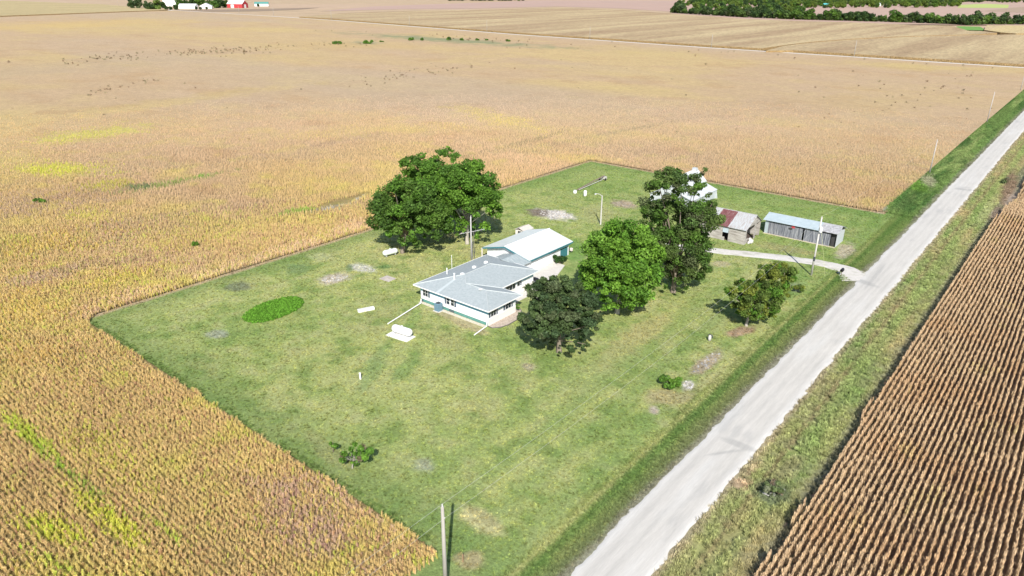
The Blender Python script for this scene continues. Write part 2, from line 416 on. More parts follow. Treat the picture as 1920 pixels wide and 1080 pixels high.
grid('roadside', np.arange(RX1-1.3, 60, .35), np.arange(-30, 668, .7), rv_z, rv_col, attr_mat('rough_grass', fine=((.7, .2), (2.4, .32)), bmp=.18, bsc=2.4), kind='structure',
     keep=lambda x, y: (x < CX0+2) | (y > 238))

# ------------------------------------------------------------------ gravel road
def road_col(X, Y):
    b = np.tile(np.array([.515, .49, .45]), (len(X), 1)).astype(float)
    for t, wd, s in ((-29.0, .45, .22), (-27.3, .4, .26), (-26.2, .35, .2), (-25.2, .4, .3), (-24.5, .25, .15)):
        b = mix(b, (.40, .385, .355), np.exp(-((X-t+.5*(fbm(X*0, Y, 25, 5)-.5))/wd)**2)*s*1.9*(.3+1.2*vn(X*3, Y, 6, 12)))
    b = mix(b, (.57, .555, .525), sstep(.55, .8, fbm(X*2, Y*.3, 5, 90))*.5)
    b = mix(b, (.38, .37, .35), sstep(.62, .82, fbm(X*1.5, Y*.4, 3, 92))*.55)
    e = np.minimum(X-RX0, RX1-X); b = mix(b, (.58, .565, .535), sstep(1.2, .3, e)*.6)
    for cx, cy, rx, ry, an in ((1385, 835, 40, 6, 20), (1640, 520, 34, 4, -50), (1620, 530, 30, 4, 20), (1805, 356, 14, 1.6, 6), (1819, 357, 4, 2, 0), (1360, 850, 40, 3, -8)):
        b = mix(b, (.30, .295, .28), sstep(1.2, .6, e_px(X, Y, cx, cy, rx, ry, an))*.5)
    return b
rm = attr_mat('road_gravel', fine=((2.2, .10), (6, .12)), bmp=.03, bsc=6)
rm2 = attr_mat('road_gravel_tracked', fine=((1.6, .07), (5, .07)), bmp=.03, bsc=3, sx=(2.2, .16, 1))
ysr = np.arange(-30, 668, .45); nxr = 24
Yr = np.repeat(ysr, nxr); Tr = np.tile(np.linspace(0, 1, nxr), len(ysr))
jl = (fbm(ysr*0, ysr, 2.2, 71, 4)-.5)*.8+(fbm(ysr*0, ysr, 30, 72)-.5)*.6; jr = (fbm(ysr*0, ysr, 2.6, 73, 4)-.5)*.9+(fbm(ysr*0, ysr, 30, 74)-.5)*.7
Xr = np.repeat(RX0+jl, nxr)*(1-Tr)+np.repeat(RX1+jr, nxr)*Tr
Zr = .06+.10*np.sin(np.pi*Tr)
Zr = np.where((Tr < .001) | (Tr > .999), -.02, Zr)
I = (np.arange(len(ysr)-1)[:, None]*nxr+np.arange(nxr-1)[None]).ravel()
tag(link('road', npmesh('road', np.stack([Xr, Yr, Zr], 1), np.stack([I, I+1, I+nxr+1, I+nxr], 1), tint=road_col(Xr, Yr), smooth=True), rm2), kind='structure')

def strip(name, pts, widths, z, colfn, mat, step=.5, jit=.5, seed=3):
    P = [np.array(p, float) for p in pts]; C = []; W = []
    for k in range(len(P)-1):
        n = max(2, int(np.linalg.norm(P[k+1]-P[k])/step))
        for j in range(n): t = j/n; C.append(P[k]*(1-t)+P[k+1]*t); W.append(widths[k]*(1-t)+widths[k+1]*t)
    C.append(P[-1]); W.append(widths[-1]); C = np.array(C); W = np.array(W)
    for _ in range(int(6/step)): C[1:-1] = (C[:-2]+2*C[1:-1]+C[2:])/4
    T = np.gradient(C, axis=0); T /= np.linalg.norm(T, axis=1)[:, None]; Nn = np.stack([-T[:, 1], T[:, 0]], 1)
    m = 9; V = []
    s = np.arange(len(C))*step
    j1 = (fbm(s*0, s, 1.8, seed, 3)-.5)*jit; j2 = (fbm(s*0, s, 1.8, seed+5, 3)-.5)*jit
    for j in range(m):
        t = j/(m-1)*2-1; wv = W/2+(j1 if t > 0 else j2)*abs(t)
        zz = z+.03*(1-t*t) if abs(t) < .99 else z-.06
        V.append(np.concatenate([C+Nn*(t*wv)[:, None], np.full((len(C), 1), zz)], 1))
    V = np.stack(V, 1).reshape(-1, 3); I = (np.arange(len(C)-1)[:, None]*m+np.arange(m-1)[None]).ravel()
    o = link(name, npmesh(name, V, np.stack([I, I+m, I+m+1, I+1], 1), tint=colfn(V[:, 0], V[:, 1]), smooth=True), mat); tag(o, kind='structure'); return o
def drive_col(X, Y):
    b = np.tile(np.array([.55, .52, .48]), (len(X), 1)).astype(float)
    b = mix(b, (.33, .33, .24), sstep(.52, .75, fbm(X, Y*2, 1.6, 33, 3))*.8)
    return mix(b, (.56, .545, .51), sstep(.5, .75, fbm(X, Y, 4, 35))*.6)
dp = [G(*p)[:2] for p in ((1615, 512), (1588, 505), (1540, 493), (1450, 481), (1390, 475), (1340, 470), (1280, 464), (1215, 462))]
strip('driveway', [(-29.6, 151)]+dp[1:], [9, 5.2, 3.8, 3.7, 3.7, 3.6, 4.2, 5], .045, drive_col, rm, jit=.9)
# far road along the north edge of the bean field, white crushed stone
strip('far_road', [(x, ytop(x)+4.5) for x in (-1700, -1575, -1200, -1000, -569, -310, -54, 500)], [13]*8, .35,
      lambda X, Y: np.tile(np.array([.58, .56, .52]), (len(X), 1)), rm, step=4, jit=1)

# ------------------------------------------------------------------ distant fields (flat land colours on low sheets)
def field_sheet(pxs, z, cola, colb, sc=60, label='field', stretch=(1, 1), gseed=1):
    P = [G(*p, z) for p in pxs]; me = bpy.data.meshes.new('field'); bm = bmesh.new()
    vs = [bm.verts.new(tuple(p)) for p in P]; f = bm.faces.new(vs); bmesh.ops.recalc_face_normals(bm, faces=[f])
    bmesh.ops.triangulate(bm, faces=bm.faces[:]); bm.to_mesh(me); bm.free()
    m = ramp_mat('field_%d' % gseed, [(.3, cola), (.7, colb)], 1/sc, sx=(stretch[0], stretch[1], 1), coord='Object')
    o = link('field', me, m); tag(o, kind='structure'); return o
field_sheet([(600, 21), (760, 17), (886, 16), (1041, 12), (1171, 16), (1275, 23), (1275, 1.5), (1000, 1.0), (700, 12)], .0, (.44, .30, .235), (.39, .27, .215), 90, gseed=1)
field_sheet([(330, 19), (470, 17), (600, 14), (560, 18), (480, 21), (400, 22)], .05, (.24, .175, .12), (.30, .22, .15), 60, gseed=2)
field_sheet([(1240, 40), (1920, 48), (2100, 48), (2100, 1.2), (1290, .8)], .02, (.44, .31, .235), (.39, .27, .215), 90, gseed=3)
field_sheet([(1795, 14.5), (1890, 15), (1892, 9), (1850, 7), (1800, 9)], .15, (.36, .42, .12), (.42, .46, .16), 60, gseed=4)
field_sheet([(1840, 21), (1925, 24), (1990, 20), (1930, 12), (1890, 15)], .16, (.36, .26, .18), (.33, .24, .17), 60, gseed=5)

# ================================================================== CROPS
SOY_PATCH = [(105, 317, 95, 13, 0, (.50, .50, .07), .9), (170, 252, 110, 12, -8, (.50, .48, .10), .7), (20, 300, 60, 20, 0, (.52, .45, .16), .3),
    (200, 345, 50, 9, -8, (.42, .40, .07), .75), (165, 402, 60, 14, 0, (.48, .44, .10), .6), (330, 340, 80, 5, -12, (.20, .27, .06), .85), (262, 350, 22, 5, -5, (.10, .16, .07), .7),
    (375, 331, 18, 4, -10, (.15, .33, .04), .9), (560, 395, 34, 5, -8, (.20, .34, .05), .85), (635, 382, 42, 7, -14, (.36, .35, .31), 1.0), (670, 372, 26, 4, -20, (.36, .34, .30), 1.0),
    (60, 385, 120, 30, -8, (.40, .29, .19), .6), (75, 515, 130, 12, -10, (.42, .31, .20), .7), (180, 495, 110, 8, -8, (.34, .25, .12), .6),
    (60, 460, 130, 22, -10, (.50, .38, .10), .6), (230, 520, 130, 14, -12, (.50, .42, .09), .7), (350, 440, 120, 26, -8, (.48, .40, .12), .5),
    (950, 228, 90, 12, 12, (.55, .45, .15), .6), (700, 245, 220, 10, -3, (.53, .42, .17), .5), (120, 47, 220, 7, -2, (.58, .42, .17), .8), (420, 57, 200, 5, 0, (.56, .42, .19), .6),
    (640, 85, 120, 8, 0, (.52, .37, .15), .5), (1700, 125, 110, 6, 4, (.55, .43, .16), .5), (1650, 190, 160, 25, 0, (.52, .39, .17), .4), (1200, 95, 120, 8, 3, (.54, .42, .17), .45),
    (100, 130, 330, 12, -4, (.46, .36, .23), .5), (1420, 210, 180, 30, 0, (.47, .34, .22), .5), (1330, 340, 200, 20, 8, (.46, .33, .19), .4), (300, 195, 250, 8, -8, (.56, .43, .16), .45),
    (1000, 262, 130, 3, -14, (.30, .25, .13), .55), (1130, 252, 150, 3, -10, (.30, .25, .14), .5), (620, 268, 150, 4, -10, (.38, .28, .18), .5), (340, 400, 200, 7, -8, (.40, .29, .18), .4),
    (60, 575, 110, 30, 0, (.50, .38, .10), .6), (0, 640, 160, 30, 20, (.46, .33, .10), .5), (230, 560, 120, 22, -20, (.52, .38, .22), .7), (500, 480, 300, 13, -18, (.56, .42, .25), .7),
    (1300, 372, 420, 13, 13, (.56, .40, .23), .7), (850, 76, 190, 4, 4, (.24, .27, .14), 1.0), (690, 80, 30, 4, 0, (.3, .3, .18), .8), (1020, 305, 120, 20, -14, (.52, .37, .20), .5),
    (30, 790, 60, 12, 38, (.40, .44, .05), .8), (70, 830, 70, 10, 38, (.34, .40, .05), .85), (210, 860, 110, 40, 35, (.45, .42, .08), .45), (160, 910, 70, 10, 40, (.20, .32, .04), .7),
    (190, 960, 90, 22, 38, (.46, .48, .05), .9), (120, 1000, 60, 25, 20, (.44, .46, .05), .85), (110, 1060, 60, 16, 30, (.36, .44, .05), .8), (300, 985, 70, 10, 40, (.36, .42, .06), .6), (60, 1060, 50, 20, 0, (.46, .40, .09), .6),
    (600, 990, 120, 60, 40, (.40, .27, .19), .8), (500, 930, 100, 20, 40, (.43, .30, .18), .6), (720, 1020, 90, 26, 35, (.45, .32, .16), .6), (680, 955, 90, 10, 33, (.46, .32, .20), .7),
    (780, 1050, 30, 14, 40, (.40, .42, .07), .7), (350, 840, 200, 30, 38, (.42, .32, .12), .4), (400, 700, 250, 16, 33, (.50, .36, .21), .6), (625, 925, 20, 6, 38, (.42, .42, .10), .8)]
def soy_col(X, Y, Z=.7, hard=False):
    D = np.hypot(X, Y)
    f = fbm(X*.55, Y, 70, 101, 5); g2 = fbm(X, Y*1.3, 22, 105, 4); h = fbm(X, Y, 5, 109, 3)
    far = sstep(120, 420, D)
    b = mix(np.tile(np.array([.465, .345, .142]), (len(X), 1)).astype(float), (.425, .305, .182), far)
    b = mix(b, (.48, .365, .155), sstep(.5, .72, f)*.5); b = mix(b, (.43, .31, .20), sstep(.48, .28, f)*.55)
    b = mix(b, (.49, .42, .11), sstep(.56, .8, g2)*.5*(1-.8*far)); b = mix(b, (.38, .25, .13), sstep(.42, .22, g2)*.45)
    b = mix(b, (.45, .42, .09), sstep(.55, .78, h)*.45*(1-far))
    fr = fbm(X*.22, Y*1.0, 160, 131, 4); b = mix(b, (.46, .34, .165), sstep(.52, .7, fr)*far*.5); b = mix(b, (.40, .31, .215), sstep(.48, .3, fr)*far*.5)
    for cx, cy, rx, ry, an, c, s in SOY_PATCH:
        e = e_px(X, Y, cx, cy, rx, ry, an, Z); k = e < 2
        if not k.any(): continue
        kk = sstep(1.4, .25, e[k]+1.3*(g2[k]-.5)+1.5*(h[k]-.5)+RNG.normal(0, .12, k.sum()))*s; kk = (RNG.uniform(size=len(kk)) < kk*.9)*.8 if hard else .85*kk; b[k] = b[k]*(1-kk[:, None])+np.array(c)*(.98-.14*far[k])[:, None]*kk[:, None]
    return b
def canopy_z(X, Y):
    D = np.hypot(X, Y-0); t = sstep(200, 370, D); t2 = sstep(370, 600, D)
    return .22+.5*t+.18*(fbm(X, Y, 1.6, 55, 2)-.5)*t*(1-t2)
soym = attr_mat('bean_canopy', fine=((.05, .06), (.35, .14), (1.6, .3)), bmp=.35, bsc=1.4)
NXT = 70
def strip_field(x0, x1, ya, yb, nx, ny, px=1.0, py=1.0):
    xs = x0+(x1-x0)*np.linspace(0, 1, nx)**px
    t = np.linspace(0, 1, ny)**py
    X, T = np.meshgrid(xs, t); Y = ya(X)*(1-T)+yb(X)*T
    return X.ravel(), Y.ravel(), nx, ny
parts = []; off = 0; Vs = []; Fs = []
def add_part(X, Y, nx, ny):
    global off
    I = (np.arange(ny-1)[:, None]*nx+np.arange(nx-1)[None]).ravel()
    f = np.stack([I, I+1, I+nx+1, I+nx], 1)
    a, b, c = (np.stack([X, Y], 1)[f[0, k]] for k in (0, 1, 3))
    if (b-a)[0]*(c-a)[1]-(b-a)[1]*(c-a)[0] < 0: f = f[:, ::-1]
    Vs.append(np.stack([X, Y, canopy_z(X, Y)], 1)); Fs.append(f+off); off += len(X)
cst = lambda c: (lambda X: X*0+c)
SX0 = -1560.0
def weste(Y): return np.interp(Y, [-200, 440, 762, 900], [-1300, -1462, -1568, -1600])
# west block (two densities), north block, south block
X, Y, a, b = strip_field(YX0, -420, cst(-60), ytop, 330, 700, 1.3, 1.0); add_part(X, Y, a, b)
X, Y, a, b = strip_field(-420, -1575, cst(-60), ytop, 190, 380); X = np.where(X < -1250, -1250+(X+1250)*(weste(Y)+1250)/(-1575+1250), X); add_part(X, Y, a, b)
X, Y, a, b = strip_field(YX0, YX1-.2, cst(YY1+.3), ytop, 200, 560, 1, 1.25); add_part(X, Y, a, b)
X, Y, a, b = strip_field(YX0, -43.2, cst(-60), cst(YY0), 190, 200); add_part(X, Y, a, b)
V = np.concatenate(Vs); Fq = np.concatenate(Fs)
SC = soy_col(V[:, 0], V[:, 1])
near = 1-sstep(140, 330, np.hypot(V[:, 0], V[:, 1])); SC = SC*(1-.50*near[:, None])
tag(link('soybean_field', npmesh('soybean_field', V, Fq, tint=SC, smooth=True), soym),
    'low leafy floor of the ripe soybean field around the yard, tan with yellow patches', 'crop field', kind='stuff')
# standing bean plants, nearest few hundred metres
def bean_source(i):
    a = blades(20, .09, .13, .60, 1.0, .025, .055, segs=2, seed=100+i, vlo=.75, vhi=1.25, lean=.3)
    b = leaf_cards(12, lambda g: np.array([g.normal(0, .09), g.normal(0, .09), g.uniform(.3, .85)]), .06, .12, seed=200+i)
    V, Fq, vv = join(a, b); return source('bean_plant', npmesh('bean_plant', V, Fq, v=vv), beanm)
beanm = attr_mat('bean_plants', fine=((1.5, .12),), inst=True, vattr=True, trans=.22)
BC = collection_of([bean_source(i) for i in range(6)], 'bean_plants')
def soy_mask(X, Y):
    m = (X < -39.6+.5*(fbm(X*0, Y, 4, 3)-.5)) & (Y < ytop(X)-2) & ~((X > YX0-.0+1.0*(fbm(X*0, Y, 5, 13)-.5)) & (Y > YY0-.2+1.5*(fbm(X, X*0, 4, 15)-.5)) & (Y < YY1+1.2*(fbm(X, X*0, 4, 17)-.5)))
    cr = 5.0; cx = X-(YX0+cr); cy = Y-(YY0+cr); m = m | ((X > YX0-1) & (Y > YY0-1) & (cx < 0) & (cy < 0) & (np.hypot(cx, cy) > cr+.4))
    return m & ~((Y < YY0+.4) & (X > -42.6+.6*(fbm(X*0, Y, 3, 19)-.5)))
def rows(x0, x1, y0, y1, dr, ds, d0, d1):
    ry = np.arange(y0, y1, dr); sx = np.arange(x0, x1, ds); X, Y = np.meshgrid(sx, ry); X = X.ravel(); Y = Y.ravel()
    k = in_view(X, Y, 60); X = X[k]; Y = Y[k]
    D = np.hypot(X, Y)+RNG.normal(0, (d1-d0)*.04+2, len(X)); k = (D >= d0) & (D < d1); return X[k], Y[k]
BP = []; BS = []
for (ds, dr, d0, d1, s) in ((.19, .60, 0, 125, 1.0), (.28, .62, 125, 180, 1.05), (.50, .70, 180, 250, 1.15), (.78, .85, 250, 390, 1.3)):
    X, Y = rows(-400, -39, -8, 390, dr, ds, d0, d1)
    bend = 3.0*(fbm(X, Y, 60, 211, 2)-.5); X = X+RNG.normal(0, ds*.35, len(X)); Y = Y+bend+RNG.normal(0, dr*.13, len(X))
    k = soy_mask(X, Y); X = X[k]; Y = Y[k]
    bare = sstep(1.1, .8, np.minimum(e_px(X, Y, 635, 382, 40, 6, -14), e_px(X, Y, 668, 372, 28, 4, -20)))
    thin = vn(X*.6, Y*1.6, 2.2, 300); k = (RNG.uniform(size=len(X)) > bare) & ((thin > .08) | (RNG.uniform(size=len(X)) < .5)); X = X[k]; Y = Y[k]
    if d0 > 240:
        k = RNG.uniform(size=len(X)) > .75*sstep(300, 390, np.hypot(X, Y)); X = X[k]; Y = Y[k]
    BP.append(np.stack([X, Y, 0*X], 1)); BS.append(s*RNG.uniform(.75, 1.15, len(X))*(.85+.3*fbm(X, Y, 9, 305, 2)))
BP = np.concatenate(BP); BS = np.concatenate(BS)
bc = soy_col(BP[:, 0], BP[:, 1], .5, True)*RNG.uniform(.86, 1.14, (len(BP), 1))*(1.44-.08*sstep(120, 300, np.hypot(BP[:, 0], BP[:, 1])))[:, None]*np.array([1.02, 1.03, 1.13])
rr = RNG.uniform(size=len(BP)); near = np.hypot(BP[:, 0], BP[:, 1]) < 200
bc[(rr < .10) & near] = bc[(rr < .10) & near]*np.array([.75, .62, .75]); bc[(rr > .93) & near] *= np.array([.85, 1.1, .6])
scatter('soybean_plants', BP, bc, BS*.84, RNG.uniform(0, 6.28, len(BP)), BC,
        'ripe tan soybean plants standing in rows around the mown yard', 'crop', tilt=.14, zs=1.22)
print('beans', len(BP))

# ---- corn, right of the road
def corn_edge(Y): return CX0+np.interp(Y, [0, 60, 150, 200, 215, 228, 236, 242, 252, 262, 272, 280, 300, 700], [0, 0, .1, .3, .6, 1.2, 2.4, 3.0, 2.6, 2.0, 1.6, 1.8, 3.4, 9])+.35*(fbm(Y*0, Y, 5, 401)-.5)
def corn_source(i):
    g = np.random.default_rng(500+i); V = []; Fq = []; vv = []
    for s in range(3):
        bx = (s-1)*.13+g.normal(0, .02); by = g.normal(0, .04); H = g.uniform(1.7, 1.9); lx = g.normal(0, .05); ly = g.normal(0, .025)
        for q in range(2):
            a = q*math.pi/2+g.uniform(0, 1); d = np.array([math.cos(a), math.sin(a), 0])*.018; i0 = len(V)
            V += [np.array([bx, by, 0])-d, np.array([bx, by, 0])+d, np.array([bx+lx, by+ly, H])+d*.6, np.array([bx+lx, by+ly, H])-d*.6]; Fq.append((i0, i0+1, i0+2, i0+3)); vv += [.9]*4
        for l in range(18):
            t = g.uniform(.12, .98); c = np.array([bx+lx*t, by+ly*t, H*t]); a = g.uniform(0, 6.28); out = np.array([math.cos(a), math.sin(a), 0]); side = np.array([-math.sin(a), math.cos(a), 0])
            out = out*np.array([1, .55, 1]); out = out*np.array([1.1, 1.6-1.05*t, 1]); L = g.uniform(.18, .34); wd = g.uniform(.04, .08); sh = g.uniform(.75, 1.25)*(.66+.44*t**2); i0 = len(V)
            for k, (o, z) in enumerate(((0, 0), (.5, .14), (1, -.12 if g.uniform() < .6 else -.4))):
                p = c+out*L*o+np.array([0, 0, z*.9]); ww = wd*(1, .95, .3)[k]; V += [p-side*ww/2, p+side*ww/2]; vv += [sh]*2
            for k in range(2): Fq.append((i0+2*k, i0+2*k+1, i0+2*k+3, i0+2*k+2))
    V = np.array(V); V[:, [0, 1]] = V[:, [1, 0]]
    return source('corn_plant', npmesh('corn_plant', V, np.array(Fq), v=vv), cornm)
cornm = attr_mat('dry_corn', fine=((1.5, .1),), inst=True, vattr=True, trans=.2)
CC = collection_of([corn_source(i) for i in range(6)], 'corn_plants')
rx = np.arange(CX0, 34, .68); sy = np.arange(40, 420, .36); X, Y = np.meshgrid(rx, sy); X = X.ravel(); Y = Y.ravel()
X = X+np.interp(Y, [0, 200, 215, 228, 236, 245, 262, 272, 300, 700], [0, 0, .3, .9, 1.9, 2.4, 1.8, 1.5, 3, 9])*0+.35*(fbm(X*0, Y, 40, 7)-.5)
k = (X > corn_edge(Y)) & in_view(X, Y, 260); k &= RNG.uniform(size=len(X)) > .03; X = X[k]; Y = Y[k]
head = (Y > 222) & (Y < 246)
Y = Y+RNG.normal(0, .10, len(X)); X = X+RNG.normal(0, .02, len(X))+head*RNG.normal(0, .3, len(X))
ct = np.tile(np.array([.66, .485, .295]), (len(X), 1))*RNG.uniform(.92, 1.1, (len(X), 1)); ct = mix(ct, (.62, .38, .19), sstep(.5, .75, fbm(X, Y, 9, 411))*.45); ct = mix(ct, (.62, .52, .2), sstep(.62, .8, fbm(X, Y, 4, 415))*.4)
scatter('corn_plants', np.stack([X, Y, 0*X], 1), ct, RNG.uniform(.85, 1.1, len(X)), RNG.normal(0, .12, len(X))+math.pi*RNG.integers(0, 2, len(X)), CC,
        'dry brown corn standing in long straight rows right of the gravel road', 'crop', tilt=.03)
print('corn', len(X))
grid('soil', np.arange(CX0-.8, 60, .5), np.arange(-30, 668, 1.0), lambda X, Y: 0*X+.02+.04*np.cos((X-CX0)/.68*2*math.pi),
     lambda X, Y: mix(np.tile(np.array([.36, .25, .17]), (len(X), 1)), (.36, .26, .18), sstep(.4, .7, fbm(X, Y*.4, 2, 421))), attr_mat('bare_soil', fine=((.8, .2), (4, .3)), bmp=.1, bsc=3), kind='structure',
     keep=lambda x, y: x > corn_edge(y)-.5)

# ---- tall far corn blocks: raised prisms of crop with planted rows
def corn_block(pxs, h, cola, colb, name='corn_field', label='', rowdir='X', gseed=1, cuts=None, world=None):
    P = world if world is not None else [G(*p, h)[:2] for p in pxs]
    me = bpy.data.meshes.new(name); bm = bmesh.new()
    top = [bm.verts.new((p[0], p[1], h)) for p in P]; f = bm.faces.new(top)
    bmesh.ops.recalc_face_normals(bm, faces=[f])
    if f.normal.z < 0: f.normal_flip()
    ex = bmesh.ops.extrude_face_region(bm, geom=[f]); vs = [v for v in ex['geom'] if isinstance(v, bmesh.types.BMVert)]
    for v in vs: v.co.z = -.2
    bmesh.ops.recalc_face_normals(bm, faces=bm.faces[:])
    bmesh.ops.triangulate(bm, faces=bm.faces[:]); bm.to_mesh(me); bm.free()
    m, nt, b = newmat('tall_corn_%d' % gseed)
    n = noise_tex(nt, .011, 6, .65, sx=(2.4, .16, 1) if rowdir == 'X' else (.16, 2.4, 1)); r = N(nt, 'ShaderNodeValToRGB'); e = r.color_ramp.elements
    e[0].position = .38; e[0].color = (*cola, 1); e[1].position = .62; e[1].color = (*colb, 1); nt.links.new(n, r.inputs[0])
    c = r.outputs[0]
    n2 = noise_tex(nt, .25, 5, .75, sx=(1.6, .5, 1)); c = mul(nt, c, remap(nt, n2, .3, .7, .68, 1.32))
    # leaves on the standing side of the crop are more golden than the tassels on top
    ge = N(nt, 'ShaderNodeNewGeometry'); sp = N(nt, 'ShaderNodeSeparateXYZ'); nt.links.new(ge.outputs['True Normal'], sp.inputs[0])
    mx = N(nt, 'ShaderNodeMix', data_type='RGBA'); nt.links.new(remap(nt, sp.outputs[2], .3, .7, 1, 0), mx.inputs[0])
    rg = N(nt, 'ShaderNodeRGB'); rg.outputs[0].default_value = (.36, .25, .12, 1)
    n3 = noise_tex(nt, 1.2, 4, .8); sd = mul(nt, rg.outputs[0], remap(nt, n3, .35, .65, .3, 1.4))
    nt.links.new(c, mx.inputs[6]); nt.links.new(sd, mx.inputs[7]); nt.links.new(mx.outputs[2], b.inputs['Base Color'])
    b.inputs['Roughness'].default_value = .95; b.inputs['Specular IOR Level'].default_value = .1
    bump(nt, b, noise_tex(nt, .7, 5, .8), 1, .6)
    o = link(name, me, m); tag(o, label, 'crop field', kind='stuff'); return o
edge = [(x, ytop(x)+14) for x in (-1120, -1000, -800, -569, -420, -310, -180, -54, 120)]
gapA = [G(*p, 2.2)[:2] for p in ((1900, 64.5), (1830, 65.5), (1700, 69), (1600, 74), (1520, 80), (1470, 86), (1436, 95))]
gapB = [G(*p, 2.2)[:2] for p in ((1436, 93.5), (1470, 84.5), (1520, 78.5), (1600, 72.6), (1700, 67.8), (1830, 64.3), (1870, 61.5), (1840, 58), (1815, 57.5))]
north = [G(*p, 2.2)[:2] for p in ((1785, 48), (1700, 46), (1600, 42), (1500, 39.5), (1400, 35.5), (1260, 25.5), (1171, 18.5), (1041, 14.3), (886, 18.5), (760, 20.5), (643, 24.5), (585, 29.5))]
tgt = (.46, .36, .21); tgb = (.33, .235, .14)
corn_block(None, 2.2, tgb, tgt, label='striped ripe corn beyond the far white road, up to the tree line', gseed=1,
           world=[tuple(p) for p in [e for e in edge if e[0] < -250]]+[(-262, ytop(-262)+14)]+[tuple(p) for p in gapB[1:]]+[tuple(p) for p in north])
corn_block(None, 2.2, tgb, tgt, label='wedge of ripe corn just beyond the far white road at the right', gseed=2,
           world=[(-232, ytop(-232)+15)]+[tuple(p) for p in [e for e in edge if e[0] > -200]]+[(160, 1200)]+[tuple(p) for p in gapA])
corn_block(None, 2.2, (.50, .40, .2), tgt, label='small corner of corn below the far trees at the right edge', gseed=3,
           world=[tuple(G(*p, 2.2)[:2]) for p in ((1845, 56), (1876, 60.5), (1905, 62.8), (1990, 63), (1990, 48), (1850, 47.5))])
field_sheet([(1780, 56), (1850, 57), (1838, 50), (1795, 49)], .05, (.12, .26, .05), (.16, .30, .06), 30, gseed=6)
corn_block(None, 2.0, (.36, .29, .15), (.45, .36, .2), label='dull green brown corn west of the bean field at the left', gseed=4,
           world=[(-1330, -200), (-1472, 440), (-1574, 762), (-1592, 790), (-2080, 858), (-2700, 800), (-2600, 100), (-2300, -200)])

# ---- weeds poking out of the beans
def weed_source(i):
    V, Fq, vv = join(leaf_cards(34, lambda g: np.array([g.normal(0, .28), g.normal(0, .28), g.uniform(.3, 1.5)]), .18, .4, seed=700+i), blades(6, .1, .3, .9, 1.5, .03, .05, seed=720+i))
    return source('weed', npmesh('weed', V, Fq, v=vv), leafm_i)
leafm_i = attr_mat('weed_leaves', fine=((2, .15),), inst=True, vattr=True, trans=.25)
WC = collection_of([weed_source(i) for i in range(4)], 'weeds')
wp = []
def wline(x0, y0, x1, y1, n, sx, sy):
    for k in range(n):
        t = random.random(); u = x0+(x1-x0)*t+random.gauss(0, sx); v = y0+(y1-y0)*t+random.gauss(0, sy)
        if v > 30: wp.append(G(u, v))
wline(150, 112, 520, 92, 120, 8, 4); wline(330, 100, 500, 96, 60, 10, 4); wline(100, 122, 250, 108, 26, 10, 5); wline(520, 88, 700, 82, 40, 10, 3); wline(150, 180, 300, 150, 34, 8, 3)
wline(600, 60, 1900, 130, 45, 20, 5); wline(650, 165, 830, 120, 40, 10, 4); wline(720, 155, 900, 125, 30, 6, 4); wline(900, 100, 1850, 200, 55, 60, 22); wline(1500, 250, 1850, 140, 45, 25, 10)
wline(0, 200, 600, 230, 25, 20, 40); wline(1150, 200, 1650, 320, 16, 30, 20); wline(820, 76, 1000, 80, 30, 10, 3)
wp = np.array(wp); wp = wp[soy_mask(wp[:, 0], wp[:, 1])]
wt = np.tile(np.array([.22, .20, .11]), (len(wp), 1))*RNG.uniform(.6, 1.5, (len(wp), 1)); kk = RNG.uniform(size=len(wp)) < .4; wt[kk] = np.array([.20, .13, .07])*RNG.uniform(.6, 1.2, (kk.sum(), 1))
dd = np.hypot(wp[:, 0], wp[:, 1])
scatter('field_weeds', wp, wt, RNG.uniform(.5, 1.25, len(wp))*np.clip(dd/500, .7, 1.2), RNG.uniform(0, 6.28, len(wp)), WC, 'dark weeds scattered through the distant ripe bean field', 'weeds', tilt=.1)

# ---- rough grass tufts: road verges, yard rim
def grass_source(i):
    V, Fq, vv = blades(26, .28, .22, .10, .34, .03, .06, seed=800+i, segs=2); return source('grass_tuft', npmesh('grass_tuft', np.array(V), np.array(Fq), v=vv), grassm)
grassm = attr_mat('grass_blades', fine=((2, .15),), inst=True, vattr=True, trans=.25)
GC = collection_of([grass_source(i) for i in range(4)], 'grass_tufts')
def band(x0, x1, y0, y1, n):
    X = RNG.uniform(x0, x1, n); Y = RNG.uniform(y0, y1, n); k = in_view(X, Y, 40); return X[k], Y[k]
gx = []; gy = []; gc = []; gs = []
X, Y = band(RX1+.1, CX0+.3, 30, 600, 56000); k = RNG.uniform(size=len(X)) < .35+.65*(fbm(X, Y, 3, 600) > .45); X = X[k]; Y = Y[k]
gx.append(X); gy.append(Y); gc.append(rv_col(X, Y)*1.5*RNG.choice([.75, 1.0, 1.25], len(X))[:, None]); gs.append(RNG.uniform(.6, 1.5, len(X)))
X, Y = band(-40, RX0-.1, 206, 640, 42000); gx.append(X); gy.append(Y); gc.append(lawn_col(X, Y)*(.75+.7*fbm(X*2.5, Y*.3, 5, 640)[:, None])*RNG.choice([.7, 1.0, 1.35], len(X))[:, None]); gs.append(RNG.uniform(.8, 1.9, len(X)))
X, Y = band(-36, RX0-.1, 20, 210, 15000); gx.append(X); gy.append(Y); gc.append(lawn_col(X, Y)*1.1); gs.append(RNG.uniform(.4, .9, len(X)))
X, Y = band(YX0, -42, YY0-.4, YY0+1.2, 1500); k = fbm(X, X*0, 6, 611) > .42; X = X[k]; Y = Y[k]; gx.append(X); gy.append(Y); gc.append(np.tile(np.array([.17, .26, .07]), (len(X), 1))*RNG.uniform(.6, 1.3, (len(X), 1))); gs.append(RNG.uniform(.4, 1.0, len(X)))
